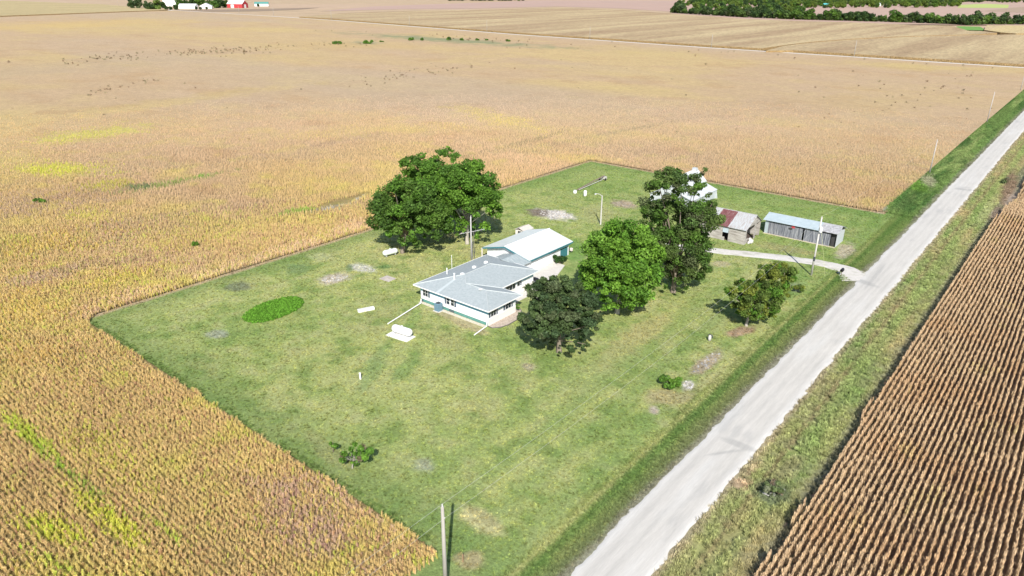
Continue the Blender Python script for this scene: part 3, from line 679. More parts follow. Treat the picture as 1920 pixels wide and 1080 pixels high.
X, Y = band(YX0, RX0-.3, YY0, YY1, 90000); gx.append(X); gy.append(Y); gc.append(lawn_col(X, Y)*np.array([1.30, 1.22, 1.1])*RNG.choice([.6, 1.0, 1.4], len(X))[:, None]); gs.append(RNG.uniform(.3, .75, len(X)))
gx = np.concatenate(gx); gy = np.concatenate(gy); gc = np.concatenate(gc); gs = np.concatenate(gs)
bed0 = e_px(gx, gy, 872, 545, 110, 70) > 1
# keep tufts off gravel, slabs and roofs
dpts = np.array([(-29.6, 151)]+[tuple(p) for p in dp[1:]])
def dist_poly(X, Y, P):
    d = np.full(len(X), 1e9)
    for a, b in zip(P[:-1], P[1:]):
        ab = b-a; t = np.clip(((X-a[0])*ab[0]+(Y-a[1])*ab[1])/(ab@ab), 0, 1); d = np.minimum(d, np.hypot(X-a[0]-t*ab[0], Y-a[1]-t*ab[1]))
    return d
ok = dist_poly(gx, gy, dpts) > 2.3
ok &= ~((gx > -93) & (gx < -72.5) & (gy > 83.5) & (gy < 126)) & ~((gx > -97.5) & (gx < -84) & (gy > 108) & (gy < 126))
ok &= ~((gx > -70) & (gx < -57) & (gy > 156) & (gy < 164)) & ~((gx > -57.5) & (gx < -40) & (gy > 168) & (gy < 175))
gx = gx[ok]; gy = gy[ok]; gc = gc[ok]; gs = gs[ok]
scatter('grass_tufts', np.stack([gx, gy, 0*gx-.02], 1), gc*RNG.uniform(.8, 1.2, (len(gx), 1)), gs, RNG.uniform(0, 6.28, len(gx)), GC,
        'tufts of green and straw coloured grass on the lawn and road verges', 'grass', tilt=.1)

# oval bed of low leafy plants
def leafy_source(i):
    V, Fq, vv = leaf_cards(22, lambda g: np.array([g.normal(0, .2), g.normal(0, .2), g.uniform(.05, .38)]), .14, .28, seed=900+i); return source('leafy_plant', npmesh('leafy_plant', np.array(V), np.array(Fq), v=vv), leafm_i)
LC = collection_of([leafy_source(i) for i in range(4)], 'leafy_plants')
X = RNG.uniform(-135, -85, 60000); Y = RNG.uniform(50, 100, 60000); k = e_px(X, Y, 513, 582, 58, 17, -17) < 1; X = X[k]; Y = Y[k]
k = RNG.choice(len(X), min(len(X), 1500), replace=False); X = X[k]; Y = Y[k]
scatter('leafy_ground_cover', np.stack([X, Y, 0*X], 1), np.tile(np.array([.14, .32, .035]), (len(X), 1))*RNG.uniform(.7, 1.25, (len(X), 1)), RNG.uniform(.7, 1.0, len(X)), RNG.uniform(0, 6.28, len(X)), LC,
        'oval bed of bright green leafy plants in the lawn left of the house', 'plants', tilt=.1)
# loose stones, ash and rubble on the bare patches
def stone_source(i):
    bm = bmesh.new(); bmesh.ops.create_icosphere(bm, subdivisions=1, radius=.14)
    for v in bm.verts: v.co = Vector((v.co.x*random.uniform(.7, 1.4), v.co.y*random.uniform(.7, 1.3), v.co.z*random.uniform(.4, .8)))
    me = bpy.data.meshes.new('stone'); bm.to_mesh(me); bm.free(); return source('stone', me, attr_mat('stones', fine=((4, .2),), inst=True))
STC = collection_of([stone_source(i) for i in range(4)], 'stones')
sp_ = []; stc = []
for cx, cy, rx_, ry_, an, n, c in ((628, 522, 26, 6, -8, 90, .42), (681, 503, 22, 6, 10, 60, .42), (1042, 402, 32, 7, 8, 170, .5), (635, 381, 30, 4, -14, 80, .4), (1291, 722, 9, 9, 0, 40, .42), (1325, 680, 30, 10, -35, 50, .3), (1868, 400, 12, 10, 0, 40, .3), (1450, 922, 24, 10, 0, 30, .3)):
    for k in range(n):
        t = random.random()*6.28; r = math.sqrt(random.random()); a = rad(an); p = r*rx_*math.cos(t); q = r*ry_*math.sin(t)
        sp_.append(G(cx+p*math.cos(a)-q*math.sin(a), cy+p*math.sin(a)+q*math.cos(a))); stc.append(np.array([1, .97, .92])*c*random.uniform(.6, 1.3))
sp_ = np.array(sp_); scatter('rubble', sp_, np.array(stc), RNG.uniform(.5, 1.6, len(sp_)), RNG.uniform(0, 6.28, len(sp_)), STC, 'pale stones, ash and broken rubble lying on the bare patches', 'rubble', tilt=.3)

# ================================================================== TREES
def leaf_quads(C, size, up, out, g, base, jit=.3, asp=.7):
    n = len(C); nr = g.normal(size=(n, 3))*.8+out*.8; nr[:, 2] += up; nr /= np.linalg.norm(nr, axis=1)[:, None]
    t = np.cross(nr, g.normal(size=(n, 3))); t /= np.linalg.norm(t, axis=1)[:, None]; b = np.cross(nr, t); s = (size*g.uniform(.6, 1.35, n)/2)[:, None]
    V = np.stack([C-t*s-b*s*asp, C+t*s-b*s*asp, C+t*s+b*s*asp, C-t*s+b*s*asp], 1).reshape(-1, 3)
    Fq = np.arange(4*n).reshape(n, 4); tint = np.repeat(base*g.uniform(1-jit, 1+jit, (n, 1)), 4, 0); return V, Fq, tint
leafm = attr_mat('leaves', rough=.55, fine=((.25, .12),), trans=.36)
barkm = M('bark', (.20, .165, .13), .9, .35, 3, bmp=.05, bscale=8, sx=(1, 1, .2))
palebark = M('pale_bark', (.36, .33, .28), .9, .35, 3, bmp=.05, bscale=8, sx=(1, 1, .2))
def make_tree(name, label, base, ells, nlobe, nleaf, lsize, cols, trunk_r=.45, seed=1, bark=None, group=None, lobe=(.2, .34), forks=None, up=.55, cat='tree', stem=True, dead=0):
    """ells: crown ellipsoids (cx, cy, rx_px, rz_px[, depth shift m]) as seen in the photo, stood up in world space"""
    g = np.random.default_rng(seed); root = thing(name, label, cat, tuple(base), group=group); lob = []
    tot = sum(e[2]*e[3] for e in ells)
    hd = np.array([Fv[0], Fv[1], 0]); hd /= np.linalg.norm(hd); side = np.array([hd[1], -hd[0], 0])
    for e in ells:
        k = ppm(base); sh = e[4] if len(e) > 4 else 0; c = onplane(e[0], e[1], np.array(base)+hd*sh); rx_ = e[2]/k; rz_ = e[3]/k
        # seen from above: visible half height mixes depth and height
        pitch = abs(math.atan2(c[2]-CH, np.hypot(c[0], c[1]))); rd = rx_*.95
        rz2 = rz_*.97; c = c-np.array([0, 0, .35])
        n = max(5 if nlobe < 30 else 9, int(nlobe*(1.75 if nlobe > 30 else 1)*e[2]*e[3]/tot))
        for j in range(n):
            d = g.normal(size=3); d /= np.linalg.norm(d)
            if d[2] < -.8: d[2] *= -.5
            r = g.uniform(.45, .92)**.7; lr = g.uniform(*lobe)*min(rx_, rz2)*g.uniform(.6, 1.2)*(.84 if nlobe > 30 else 1)
            p = c+np.array([0, 0, 0])+d*r*np.array([0, 0, rz2]) + (side*d[0]*rx_+hd*d[1]*rd)*r
            if p[2] < lr*.6+.6: p[2] = lr*.6+.6+g.uniform(0, .6)
            lob.append((p-base, lr, c-base))
    C = []; O = []; T = []
    wsum = sum(l[1]**2 for l in lob)
    for p, lr, cc in lob:
        n = int(nleaf*(1.5 if nlobe > 30 else 1)*lr**2/wsum); d = g.normal(size=(n, 3)); d /= np.linalg.norm(d, axis=1)[:, None]
        r = g.uniform(.45, 1.08, n)**.6; q = p+d*r[:, None]*np.array([lr, lr, lr*.72])
        q += g.normal(0, lr*.18, q.shape)
        C.append(q); O.append(d); c = np.array(cols[g.integers(0, len(cols))]); T.append(np.tile(c*g.uniform(.82, 1.18), (n, 1)))
        if g.uniform() < dead: T[-1] = np.tile(np.array([.22, .12, .05]), (n, 1))
    C = np.concatenate(C); O = np.concatenate(O); T = np.concatenate(T); T = T*g.uniform(.75, 1.25, (len(T), 1))
    k = C[:, 2] > .15; C = C[k]; O = O[k]; T = T[k]
    V, Fq, t = leaf_quads(C, lsize*(.84 if nlobe > 30 else 1), up, O, g, T)
    link('crown', npmesh('crown', V, Fq, tint=t), leafm, root)
    if stem:
        mb = MB(); cz = np.mean([l[0] for l in lob], 0); top = np.array([cz[0]*.6, cz[1]*.6, max(2.0, cz[2]*.9)])
        fk = forks if forks else .35; zf = max(.8, top[2]*fk)
        mb.tube([(0, 0, -.3), (0, 0, .3), (top[0]*fk*.4, top[1]*fk*.4, zf*.6), (top[0]*fk, top[1]*fk, zf), tuple(top*.75), tuple(top)], [trunk_r*1.5, trunk_r*1.1, trunk_r*.9, trunk_r*.8, trunk_r*.45, trunk_r*.15], 10)
        for i in g.choice(len(lob), min(len(lob), 26), replace=False):
            p = lob[i][0]; t0 = g.uniform(.0, .6); s0 = np.array([top[0]*fk, top[1]*fk, zf])*(1-t0)+top*.75*t0
            if p[2] < s0[2]: s0 = np.array([top[0]*fk, top[1]*fk, zf])*.9
            m1 = (s0+p)/2+g.normal(0, .35, 3)+np.array([0, 0, .2]); rr_ = trunk_r*g.uniform(.22, .42)
            mb.tube([tuple(s0), tuple(m1), tuple(p)], [rr_, rr_*.6, rr_*.2], 6)
        mb.build('trunk', bark or barkm, root, smooth=True)
    return root
DG = [(.085, .165, .03), (.105, .195, .034), (.072, .14, .028), (.12, .21, .04)]
MG = [(.105, .215, .030), (.135, .26, .036), (.115, .235, .037), (.095, .195, .032)]
BG = [(.125, .255, .032), (.15, .29, .036), (.105, .225, .03), (.16, .295, .045)]
CG = [(.095, .155, .04), (.12, .18, .048), (.08, .135, .037), (.12, .15, .065)]
OG = [(.068, .112, .038), (.085, .13, .046), (.06, .10, .042), (.10, .13, .06)]
AG = [(.115, .18, .035), (.15, .21, .04), (.10, .15, .035), (.19, .23, .04)]
make_tree('shade_tree', 'dark green tree at the left front of the clump of three trees', G(755, 474),
          [(768, 385, 66, 56), (738, 405, 46, 42), (815, 410, 38, 40), (770, 430, 50, 26)], 120, 26000, .42, DG+MG[:1], .5, 11, lobe=(.18, .34))
make_tree('shade_tree', 'tall green tree at the back of the clump of three, its top above its neighbours', G(818, 436),
          [(812, 340, 58, 44), (832, 292, 25, 24), (780, 310, 34, 28), (800, 370, 54, 44)], 120, 27000, .42, MG, .5, 12, dead=.02, lobe=(.18, .34))
make_tree('shade_tree', 'broad mid green tree at the right of the clump of three trees', G(876, 457),
          [(876, 350, 60, 52), (893, 385, 54, 44), (850, 345, 42, 42), (880, 425, 40, 18)], 110, 26000, .42, MG+BG[:2], .45, 13, bark=palebark, lobe=(.18, .34))
make_tree('maple_tree', 'bright green round maple between the dark oak and the tall cedar', G(1157, 587),
          [(1168, 470, 72, 62), (1168, 505, 82, 58), (1165, 548, 66, 28)], 140, 30000, .42, BG, .42, 14, bark=palebark, lobe=(.16, .32))
make_tree('tall_tree', 'tallest tree of the yard, dark olive ragged crown before the white barn', G(1262, 548),
          [(1252, 342, 40, 34), (1316, 334, 22, 24), (1298, 345, 26, 26), (1300, 358, 36, 20), (1332, 392, 14, 26), (1240, 335, 22, 20), (1228, 352, 22, 16), (1225, 392, 28, 34), (1268, 400, 52, 42), (1316, 405, 34, 36), (1212, 400, 18, 30), (1275, 455, 58, 46), (1285, 505, 48, 34), (1312, 470, 28, 40), (1240, 450, 34, 36), (1248, 495, 34, 34), (1272, 522, 44, 20)], 190, 38000, .34, CG+DG[:2], .5, 15, forks=.2, lobe=(.2, .42))
make_tree('oak_tree', 'dark green spreading oak nearest the camera, right of the house corner', G(1048, 660),
          [(1052, 560, 62, 48), (1050, 592, 80, 42), (1028, 548, 42, 34), (1055, 622, 66, 22), (1040, 640, 40, 10)], 140, 30000, .36, OG, .42, 16, lobe=(.16, .3))
make_tree('fruit_tree', 'small yellowish green tree with a short pale trunk beside the gravel road', G(1399, 611),
          [(1392, 540, 32, 26), (1428, 558, 42, 32), (1402, 575, 34, 22), (1440, 580, 26, 18)], 80, 15000, .30, AG+MG[:1], .26, 17, bark=palebark, forks=.3, lobe=(.22, .38))
make_tree('fruit_tree', 'lighter small fruit tree behind the other one, nearer the driveway', G(1458, 566),
          [(1453, 514, 40, 26), (1462, 545, 28, 20)], 50, 10500, .30, AG+BG[2:3], .2, 18, bark=palebark, forks=.3, lobe=(.22, .38))
make_tree('shrub', 'small loose shrub at the right of the fruit trees near the road ditch', G(1496, 548), [(1497, 538, 11, 9)], 9, 900, .26, AG, .06, 19, cat='shrub', lobe=(.35, .5))
make_tree('shrub', 'round bright green shrub alone on the lawn by the pale bare patch', G(1258, 726), [(1258, 714, 23, 12)], 22, 3600, .26, BG+MG, .08, 20, cat='shrub', lobe=(.3, .45))
make_tree('shrub', 'dense dark green round shrub by the white garage wall', G(1050, 494), [(1051, 489, 13, 8)], 18, 3000, .22, [(.035, .085, .02), (.045, .10, .025)], .08, 21, cat='shrub', lobe=(.35, .5))
make_tree('sapling', 'ragged little tree with half bare branches near the field edge', G(661, 878), [(650, 850, 14, 10), (668, 838, 13, 10), (684, 850, 16, 11), (664, 866, 10, 8)], 16, 1500, .24, MG+[(.2, .17, .1)], .08, 22, cat='sapling', lobe=(.35, .6), bark=palebark)
make_tree('sapling', 'tiny green sapling left of the ragged little tree', G(625, 848), [(624, 838, 8, 8)], 6, 420, .22, BG[2:]+MG, .04, 23, cat='sapling', lobe=(.35, .6))
make_tree('shrub', 'little green foundation shrub beside the front step of the house', G(972, 583), [(970, 581, 5, 4)], 5, 300, .18, BG[:1]+MG, .04, 24, cat='shrub', lobe=(.4, .6))
# bushes in the far bean field
BUSH = [(631, 84, 10, 5), (692, 83, 12, 5), (770, 77, 5, 5), (791, 77, 4, 4), (842, 77, 4, 5), (866, 77, 3, 4), (895, 77, 3, 3), (913, 77, 3, 3), (953, 79, 4, 4), (716, 80, 4, 2)]
nm = ['leftmost and roundest', 'wide second', 'third, tall dark', 'fourth', 'fifth', 'sixth', 'seventh', 'eighth', 'rightmost', 'faint low brownish']
for k, (bx_, by_, r_, h_) in enumerate(BUSH):
    make_tree('bush', ('faint low brownish bush just right of the wide second one in the far bean field' if k == 9 else '%s bush in the row standing in the far bean field' % nm[k]), G(bx_, by_), [(bx_, by_-h_*.7, r_, h_)], 10, 700, .7, (DG+MG) if k != 1 else BG[2:3]+MG, .08, 30+k, cat='bush', lobe=(.4, .6))
for (bx_, by_, r_, h_, lab) in ((77, 382, 12, 5, 'low green bush in the beans near the left edge of the picture'), (366, 465, 6, 5, 'small green weed bush in the beans left of the yard')):
    make_tree('bush', lab, G(bx_, by_), [(bx_, by_-h_*.6, r_, h_)], 8, 700, .3, MG, .05, 50+int(bx_), cat='bush', lobe=(.4, .6))

# -- distant woods: protos copied
protos = []
def far_proto(i, cols, w_, h_):
    g = np.random.default_rng(60+i); C = []; O = []; T = []
    for j in range(15):
        d = g.normal(size=3); d /= np.linalg.norm(d); p = d*np.array([w_, w_, h_*.44])*g.uniform(.3, .8)+np.array([0, 0, h_*.44]); lr = w_*g.uniform(.3, .5); n = 95
        dd_ = g.normal(size=(n, 3)); dd_ /= np.linalg.norm(dd_, axis=1)[:, None]; C.append(p+dd_*lr*g.uniform(.6, 1.1, (n, 1))); O.append(dd_); T.append(np.tile(np.array(cols[g.integers(0, len(cols))])*g.uniform(.75, 1.3), (n, 1)))
    C = np.concatenate(C); C[:, 2] = np.maximum(C[:, 2], .3); V, Fq, t = leaf_quads(C, 1.0, .5, np.concatenate(O), g, np.concatenate(T))
    tm = MB().tube([(0, 0, -.5), (0, 0, h_*.3), (w_*.1, 0, h_*.7)], [.4, .3, .12], 6)
    me = npmesh('crown', V, Fq, tint=t); me.materials.append(leafm)
    mt = bpy.data.meshes.new('trunk'); mt.from_pydata(tm.v, [], tm.f); mt.update(); mt.materials.append(barkm)
    return me, mt
DK = [(.045, .085, .025), (.055, .10, .03), (.04, .075, .028), (.075, .13, .035)]
for i in range(9): protos.append(far_proto(i, [DK, DG, DK+CG, [(.10, .17, .035), (.13, .19, .04)], OG, [(.16, .22, .04), (.13, .2, .035)]][i % 6], random.uniform(3.6, 5.2), random.uniform(8, 12)))
def far_tree(name, loc, label, k, sc, group):
    r = thing(name, label, 'tree', tuple(loc), random.uniform(0, 6.28), group); r.scale = (sc*random.uniform(.9, 1.15), sc, sc*random.uniform(.8, 1.1))
    c = bpy.data.objects.new('crown', protos[k][0]); COL.objects.link(c); c.parent = r
    t = bpy.data.objects.new('trunk', protos[k][1]); COL.objects.link(t); t.parent = r
n_far = 0
hx = [1264, 1300, 1400, 1500, 1600, 1700, 1785, 1810, 1850, 1930]; hy = [24.5, 27, 33, 37, 39.5, 42.5, 45.5, 47, 46, 46]
u = 1264
while u < 1935:
    v = np.interp(u, hx, hy)-.3
    far_tree('hedgerow_tree', G(u, v), 'leafy green tree in the dark hedgerow behind the striped corn', random.choice([0, 1, 2, 4, 6, 7, 2]), random.choice([.9, 1.2, 1.4, 1.7, 1.9, 2.2]), 'trees of the hedgerow behind the corn')
    n_far += 1; u += random.uniform(3.5, 6.5)
# second ranks left part (denser wood) and the back band
for k in range(130):
    u = random.uniform(1268, 1500); t = random.random(); vb = np.interp(u, hx, hy); vt = np.interp(u, [1268, 1300, 1480, 1500], [14, 6, 8, 14]); v = vb-1.5-(vb-1.5-vt)*t
    if 1402 < u < 1425 and 14 < v < 22: continue
    far_tree('wood_tree', G(u, v), 'green tree in the wood behind the left end of the hedgerow', random.choice([0, 1, 3, 3, 5, 6, 7, 8]), random.choice([1.3, 1.6, 1.9, 2.2]), 'trees of the wood behind the hedgerow'); n_far += 1
for k in range(95):
    u = random.uniform(1480, 1800); v = random.uniform(9.5, 15.5) if u < 1640 else random.uniform(10, 15)
    far_tree('back_wood_tree', G(u, v), 'yellow green tree in the far wood beyond the pink field', random.choice([3, 5, 3, 5, 1, 8]), random.choice([1.3, 1.6, 1.8, 2.1]), 'trees of the far wood beyond the pink field'); n_far += 1
# far-off forest reaching the top of the frame
fx = []; 
for k in range(1500):
    u = random.uniform(1295, 1960) if k % 6 else random.uniform(840, 985); v = random.uniform(-3, 8.5) if k % 6 else random.uniform(-3, 1.5)
    if u > 1795 and v > 5: continue
    fx.append(G(u, v))
fo = []
for i in range(4):
    o = bpy.data.objects.new('forest_tree', protos[[3, 5, 0, 8][i]][0]); fo.append(o)
FC = collection_of(fo, 'forest_trees')
fx = np.array(fx); scatter('forest', fx, np.ones((len(fx), 3)), RNG.uniform(1.2, 2.0, len(fx)), RNG.uniform(0, 6.28, len(fx)), FC, 'distant green forest along the top right edge', 'forest', tilt=.02)
# right washout: scrub tangles
for (bx_, by_, r_, h_, lab) in ((1447, 925, 20, 9, 'flattened grey green brush heap in the ditch beside the corn'), (1887, 345, 7, 9, 'brown brushy weeds in the washout at the right edge')):
    make_tree('brush', lab, G(bx_, by_), [(bx_, by_-h_*.3, r_, h_)], 10, 500, .3, [(.2, .22, .13), (.15, .2, .08), (.25, .2, .13)], .05, 61+int(bx_) % 7, cat='brush', lobe=(.4, .6))

# ================================================================== BUILDINGS
white = M('white_siding', (.80, .79, .77), .55, .05, 1.5)
def siding(name, col, scale=4.0, axis='Z'):
    if name in _mats: return _mats[name]
    m, nt, b = newmat(name); rgb = N(nt, 'ShaderNodeRGB'); rgb.outputs[0].default_value = (*col, 1)
    wv = N(nt, 'ShaderNodeTexWave', bands_direction=axis, wave_profile='SAW'); wv.inputs['Scale'].default_value = scale; tc = N(nt, 'ShaderNodeTexCoord'); nt.links.new(tc.outputs['Object'], wv.inputs[0])
    c = mul(nt, rgb.outputs[0], remap(nt, noise_tex(nt, .8, 5), .3, .7, .93, 1.05)); nt.links.new(c, b.inputs['Base Color']); bump(nt, b, wv.outputs[1], .5, .02)
    b.inputs['Roughness'].default_value = .55; _mats[name] = m; return m
wsid = siding('white_clapboard', (.80, .81, .82), 1.6)
brick = M('cream_brick', (.72, .68, .645), .8, .12, 6, bmp=.01, bscale=14)
teal = M('teal_paint', (.045, .17, .20), .5, .12, 2); blue = M('eave_blue', (.17, .38, .52), .5, .1, 2); green = M('green_paint', (.10, .25, .22), .6, .15, 2)
shing = ramp_mat('grey_shingles', [(.3, (.27, .31, .32)), (.5, (.325, .365, .375)), (.7, (.385, .42, .43))], 2.4, sx=(1, 1, .5), rough=.8)
_nt = shing.node_tree; _b = _nt.nodes['Principled BSDF']; _n = noise_tex(_nt, 9, 3); bump(_nt, _b, _n, .5, .03)
capm = M('pale_ridge_cap', (.43, .465, .47), .6, .08, 3); trimw = M('white_trim', (.80, .80, .79), .5, .04, 2)
wroof = ramp_mat('white_metal_roof', [(.3, (.56, .60, .59)), (.7, (.66, .69, .68))], .6, rough=.4, wave=('Y', 1.1, .93))
glass, gnt, gb = newmat('window_glass'); gb.inputs['Base Color'].default_value = (.02, .03, .04, 1); gb.inputs['Roughness'].default_value = .08
shut = M('dark_shutter', (.10, .13, .17), .6, .1, 3); conc = ramp_mat('concrete', [(.3, (.50, .47, .43)), (.7, (.62, .59, .54))], 1.0, rough=.9)

def window(root, face, a, z0, w_, h_, at, panes=2, shutters=(), dark=None):
    """face 'S' looks to -Y at y=at, 'E' looks to +X at x=at; a = left edge along the wall"""
    def bx(mb, u0, u1, zz0, zz1, d0, d1):
        if face == 'S': mb.box(u0, at-d1, zz0, u1, at-d0, zz1)
        else: mb.box(at+d0, u0, zz0, at+d1, u1, zz1)
    wn = MB(); bx(wn, a, a+w_, z0, z0+h_, 0, .04); wo = wn.build('window', glass, root)
    fr = MB(); t = .05
    bx(fr, a-t, a+w_+t, z0+h_, z0+h_+t, 0, .09); bx(fr, a-t, a+w_+t, z0-t, z0, 0, .12); bx(fr, a-t, a, z0, z0+h_, 0, .09); bx(fr, a+w_, a+w_+t, z0, z0+h_, 0, .09)
    for k in range(1, panes): x = a+w_*k/panes; bx(fr, x-.02, x+.02, z0, z0+h_, .042, .07)
    if panes != 3: bx(fr, a, a+w_, z0+h_*.5-.015, z0+h_*.5+.015, .042, .075)
    fr.build('frame', trimw, wo)
    for s in shutters:
        u0 = a-t-.46 if s == 'l' else a+w_+t+.02; sh = MB(); bx(sh, u0, u0+.44, z0-.05, z0+h_+.05, 0, .05)
        for k in range(7): zz = z0+.05+k*(h_-.1)/7; bx(sh, u0+.06, u0+.38, zz, zz+.06, .052, .075)
        sh.build('shutter', shut, root)

# ---- the house (L-shaped, hip roof)
H = thing('house', 'white ranch house with a pale grey hip roof in the middle of the yard', 'house', (-84, 94, 0))
def rel(o, root):  # geometry was written in world metres: bring it under its root
    o.data.transform(Matrix.Translation(-Vector(root.location)))
def adopt(root):
    for c in root.children_recursive:
        if c.type == 'MESH' and not c.get('_rel'): rel(c, root); c['_rel'] = 1
wl, wr, wf, wi, wm, wb = -92.0, -75.0, 85.35, 93.1, -80.0, 104.9
outl = [(wl, wf), (wr, wf), (wr, wi), (wm, wi), (wm, wb), (wl, wb)]
MB().prism([(p[0], p[1]) for p in outl], .62, 3.28).build('wall', wsid, H)
MB().prism([(wl+.06, wf+.06), (wr-.06, wf+.06), (wr-.06, wi-.06), (wm-.06, wi-.06), (wm-.06, wb-.06), (wl+.06, wb-.06)], -.3, .62).build('foundation', green, H)
MB().box(wr-.02, wf+.05, -.2, wr+.12, wi-.05, 1.35).box(wm-.02, wi+.1, -.2, wm+.12, wb-.1, 1.35).build('brick_veneer', brick, H)
wtb = MB(); wtb.box(wl-.02, wf-.035, 2.25, wr+.02, wf, 3.27).box(wr, wf-.03, 2.3, wr+.035, wi, 3.27).box(wm, wi+.1, 2.3, wm+.035, wb, 3.27).build('wall_top_band', blue, H)  # blue band along the wall tops, from the soffit down to window height
ez = 3.4; A_ = (-93.1, 84.55, ez); B_ = (-74.15, 84.55, ez); C_ = (-74.15, 94.05, ez); D_ = (-79.15, 94.05, ez); E_ = (-79.15, 105.75, ez); F_ = (-93.1, 105.75, ez); sl = .25
hw = (93.1-79.15)/2; R3 = (-93.1+hw, 84.55+hw, ez+hw*sl); R4 = (-93.1+hw, 105.75-hw, ez+hw*sl); h2 = 4.75; R1 = (-74.15-h2, 89.3, ez+h2*sl); R2 = (-79.15-h2, 89.3, ez+h2*sl)
rf = MB()
for poly in ((A_, B_, R1, R2, R3), (B_, C_, R1), (C_, D_, R2, R1), (D_, E_, R4, R3, R2), (E_, F_, R4), (F_, A_, R3, R4)): rf.slab(poly, .12)
roof = rf.build('roof', shing, H)
so = MB(); so.prism([(p[0], p[1]) for p in (A_, B_, C_, D_, E_, F_)], ez-.14, ez-.125).build('soffit', blue, H)
fa = MB()
for p, q in ((A_, B_), (B_, C_), (C_, D_), (D_, E_), (E_, F_), (F_, A_)):
    d = (Vector(q)-Vector(p)).normalized(); n = Vector((d.y, -d.x, 0)); a = Vector(p)+n*.012; b = Vector(q)+n*.012
    P4 = [a, b, b+n*.09, a+n*.09]; fa.prism([(v.x, v.y) for v in P4], ez-.17, ez+.02)
fa.build('gutter', trimw, H)
cp = MB()
for p, q in ((A_, R3), (B_, R1), (C_, R1), (E_, R4), (F_, R4), (R3, R4), (R1, R2), (R2, R3), (D_, R2)):
    cp.tube([(p[0], p[1], p[2]+.03), (q[0], q[1], q[2]+.03)], .09, 6)
cp.build('ridge_cap', capm, roof)
def vent(x, y, z, h_, r_): MB().tube([(x, y, z-.4), (x, y, z+h_)], r_, 10).tube([(x, y, z+h_), (x, y, z+h_+.08)], r_*1.5, 10).build('vent_pipe', trimw, roof)
v1 = G(852, 520, 5.0); vent(v1[0], v1[1], 4.75, 1.0, .13)
v2 = G(838, 506, 5.0); vent(v2[0], v2[1], 4.5, .8, .09)
for px_, py_ in ((867, 513), (889, 500), (911, 491), (901, 539)):
    p = G(px_, py_, 5.0); MB().box(p[0]-.3, p[1]-.3, 4.6, p[0]+.3, p[1]+.3, 5.12 if py_ != 539 else 4.75).build('roof_vent', trimw, roof, bevel=.05)
# flashing strip running down the front slope from the flue
p0 = Vector((v1[0], v1[1]-.1, 0)); zf_ = lambda y: ez+(y-84.55)*sl+.006
MB().slab([(v1[0]-.25, v1[1], zf_(v1[1])), (v1[0]-.25-.1, 84.6, zf_(84.6)), (v1[0]+.35, 84.6, zf_(84.6)), (v1[0]+.25, v1[1], zf_(v1[1]))], .004).build('flashing', M('pale_flashing', (.42, .465, .475), .6, .06), roof)
# windows: south wall
window(H, 'S', -91.35, 1.4, 1.3, 1.35, wf, 2, 'r')
window(H, 'S', -85.1, 1.45, .78, 1.3, wf, 1, 'l')
window(H, 'S', -84.0, 1.45, .78, 1.3, wf, 1, 'r')
window(H, 'E', wf+.75, 1.55, 1.4, 1.2, wr, 2, 'lr'); window(H, 'E', wf+4.8, 1.55, 1.6, 1.2, wr, 2, 'lr')
window(H, 'E', wi+1.6, 1.6, .9, 1.35, wm, 1, 'l'); window(H, 'E', wi+3.2, 1.5, 2.9, 1.45, wm, 3); window(H, 'E', wi+6.6, 1.6, .9, 1.35, wm, 1, 'r')
MB().box(wm+.002, wi+.35, .62, wm+.06, wi+1.3, 2.75).build('door', M('front_door', (.30, .33, .36), .5, .05), H)
MB().box(wl+.15, wf-.0, .05, wl+.6, wf+.0-.0-.06, .5).box(-84.6, wf-.02, .1, -83.3, wf+.03, .5).build('foundation_vent', M('dark_vent', (.08, .11, .12), .7), H)
adopt(H)
# downspout drain pipes lying on the lawn
def pipe(label, pts, r_=.07, mat=trimw, name='drain_pipe'):
    return tag(MB().tube(pts, r_, 8).build(name, mat), label, 'drain pipe')
a = G(790, 571); b = G(727, 608); pipe('long white drain pipe running from the left corner of the house', [(a[0], a[1], 1.2), (a[0], a[1]-.1, .35), tuple(b+[0, 0, .09])], .10)
a = G(915, 614); b = G(889, 629); pipe('short white drain pipe at the near right corner of the house', [(a[0]-.1, a[1]-.1, 1.2), (a[0]-.15, a[1]-.2, .3), tuple(b+[0, 0, .09])], .10)
# air conditioner
ac = thing('air_conditioner', 'blue grey air conditioning unit on a pad by the front wall', 'air conditioner', (-86.3, 84.3, 0)); acm = M('ac_metal', (.15, .25, .32), .5, .1); 
MB().box(-.55, -.55, .1, .55, .55, 1.6).build('housing', acm, ac, bevel=.04)
gl = MB()
for k in range(9): gl.box(-.57, -.57, .25+k*.14, .57, .57, .29+k*.14)
gl.build('grille', M('ac_grille', (.13, .22, .28), .5, .1), ac)
MB().tube([(0, 0, 1.6), (0, 0, 1.65)], .45, 16).build('fan_guard', M('dark_metal', (.05, .06, .07), .5, .1), ac)
MB().box(-.75, -.75, -.05, .75, .75, .1).build('pad', conc, ac)

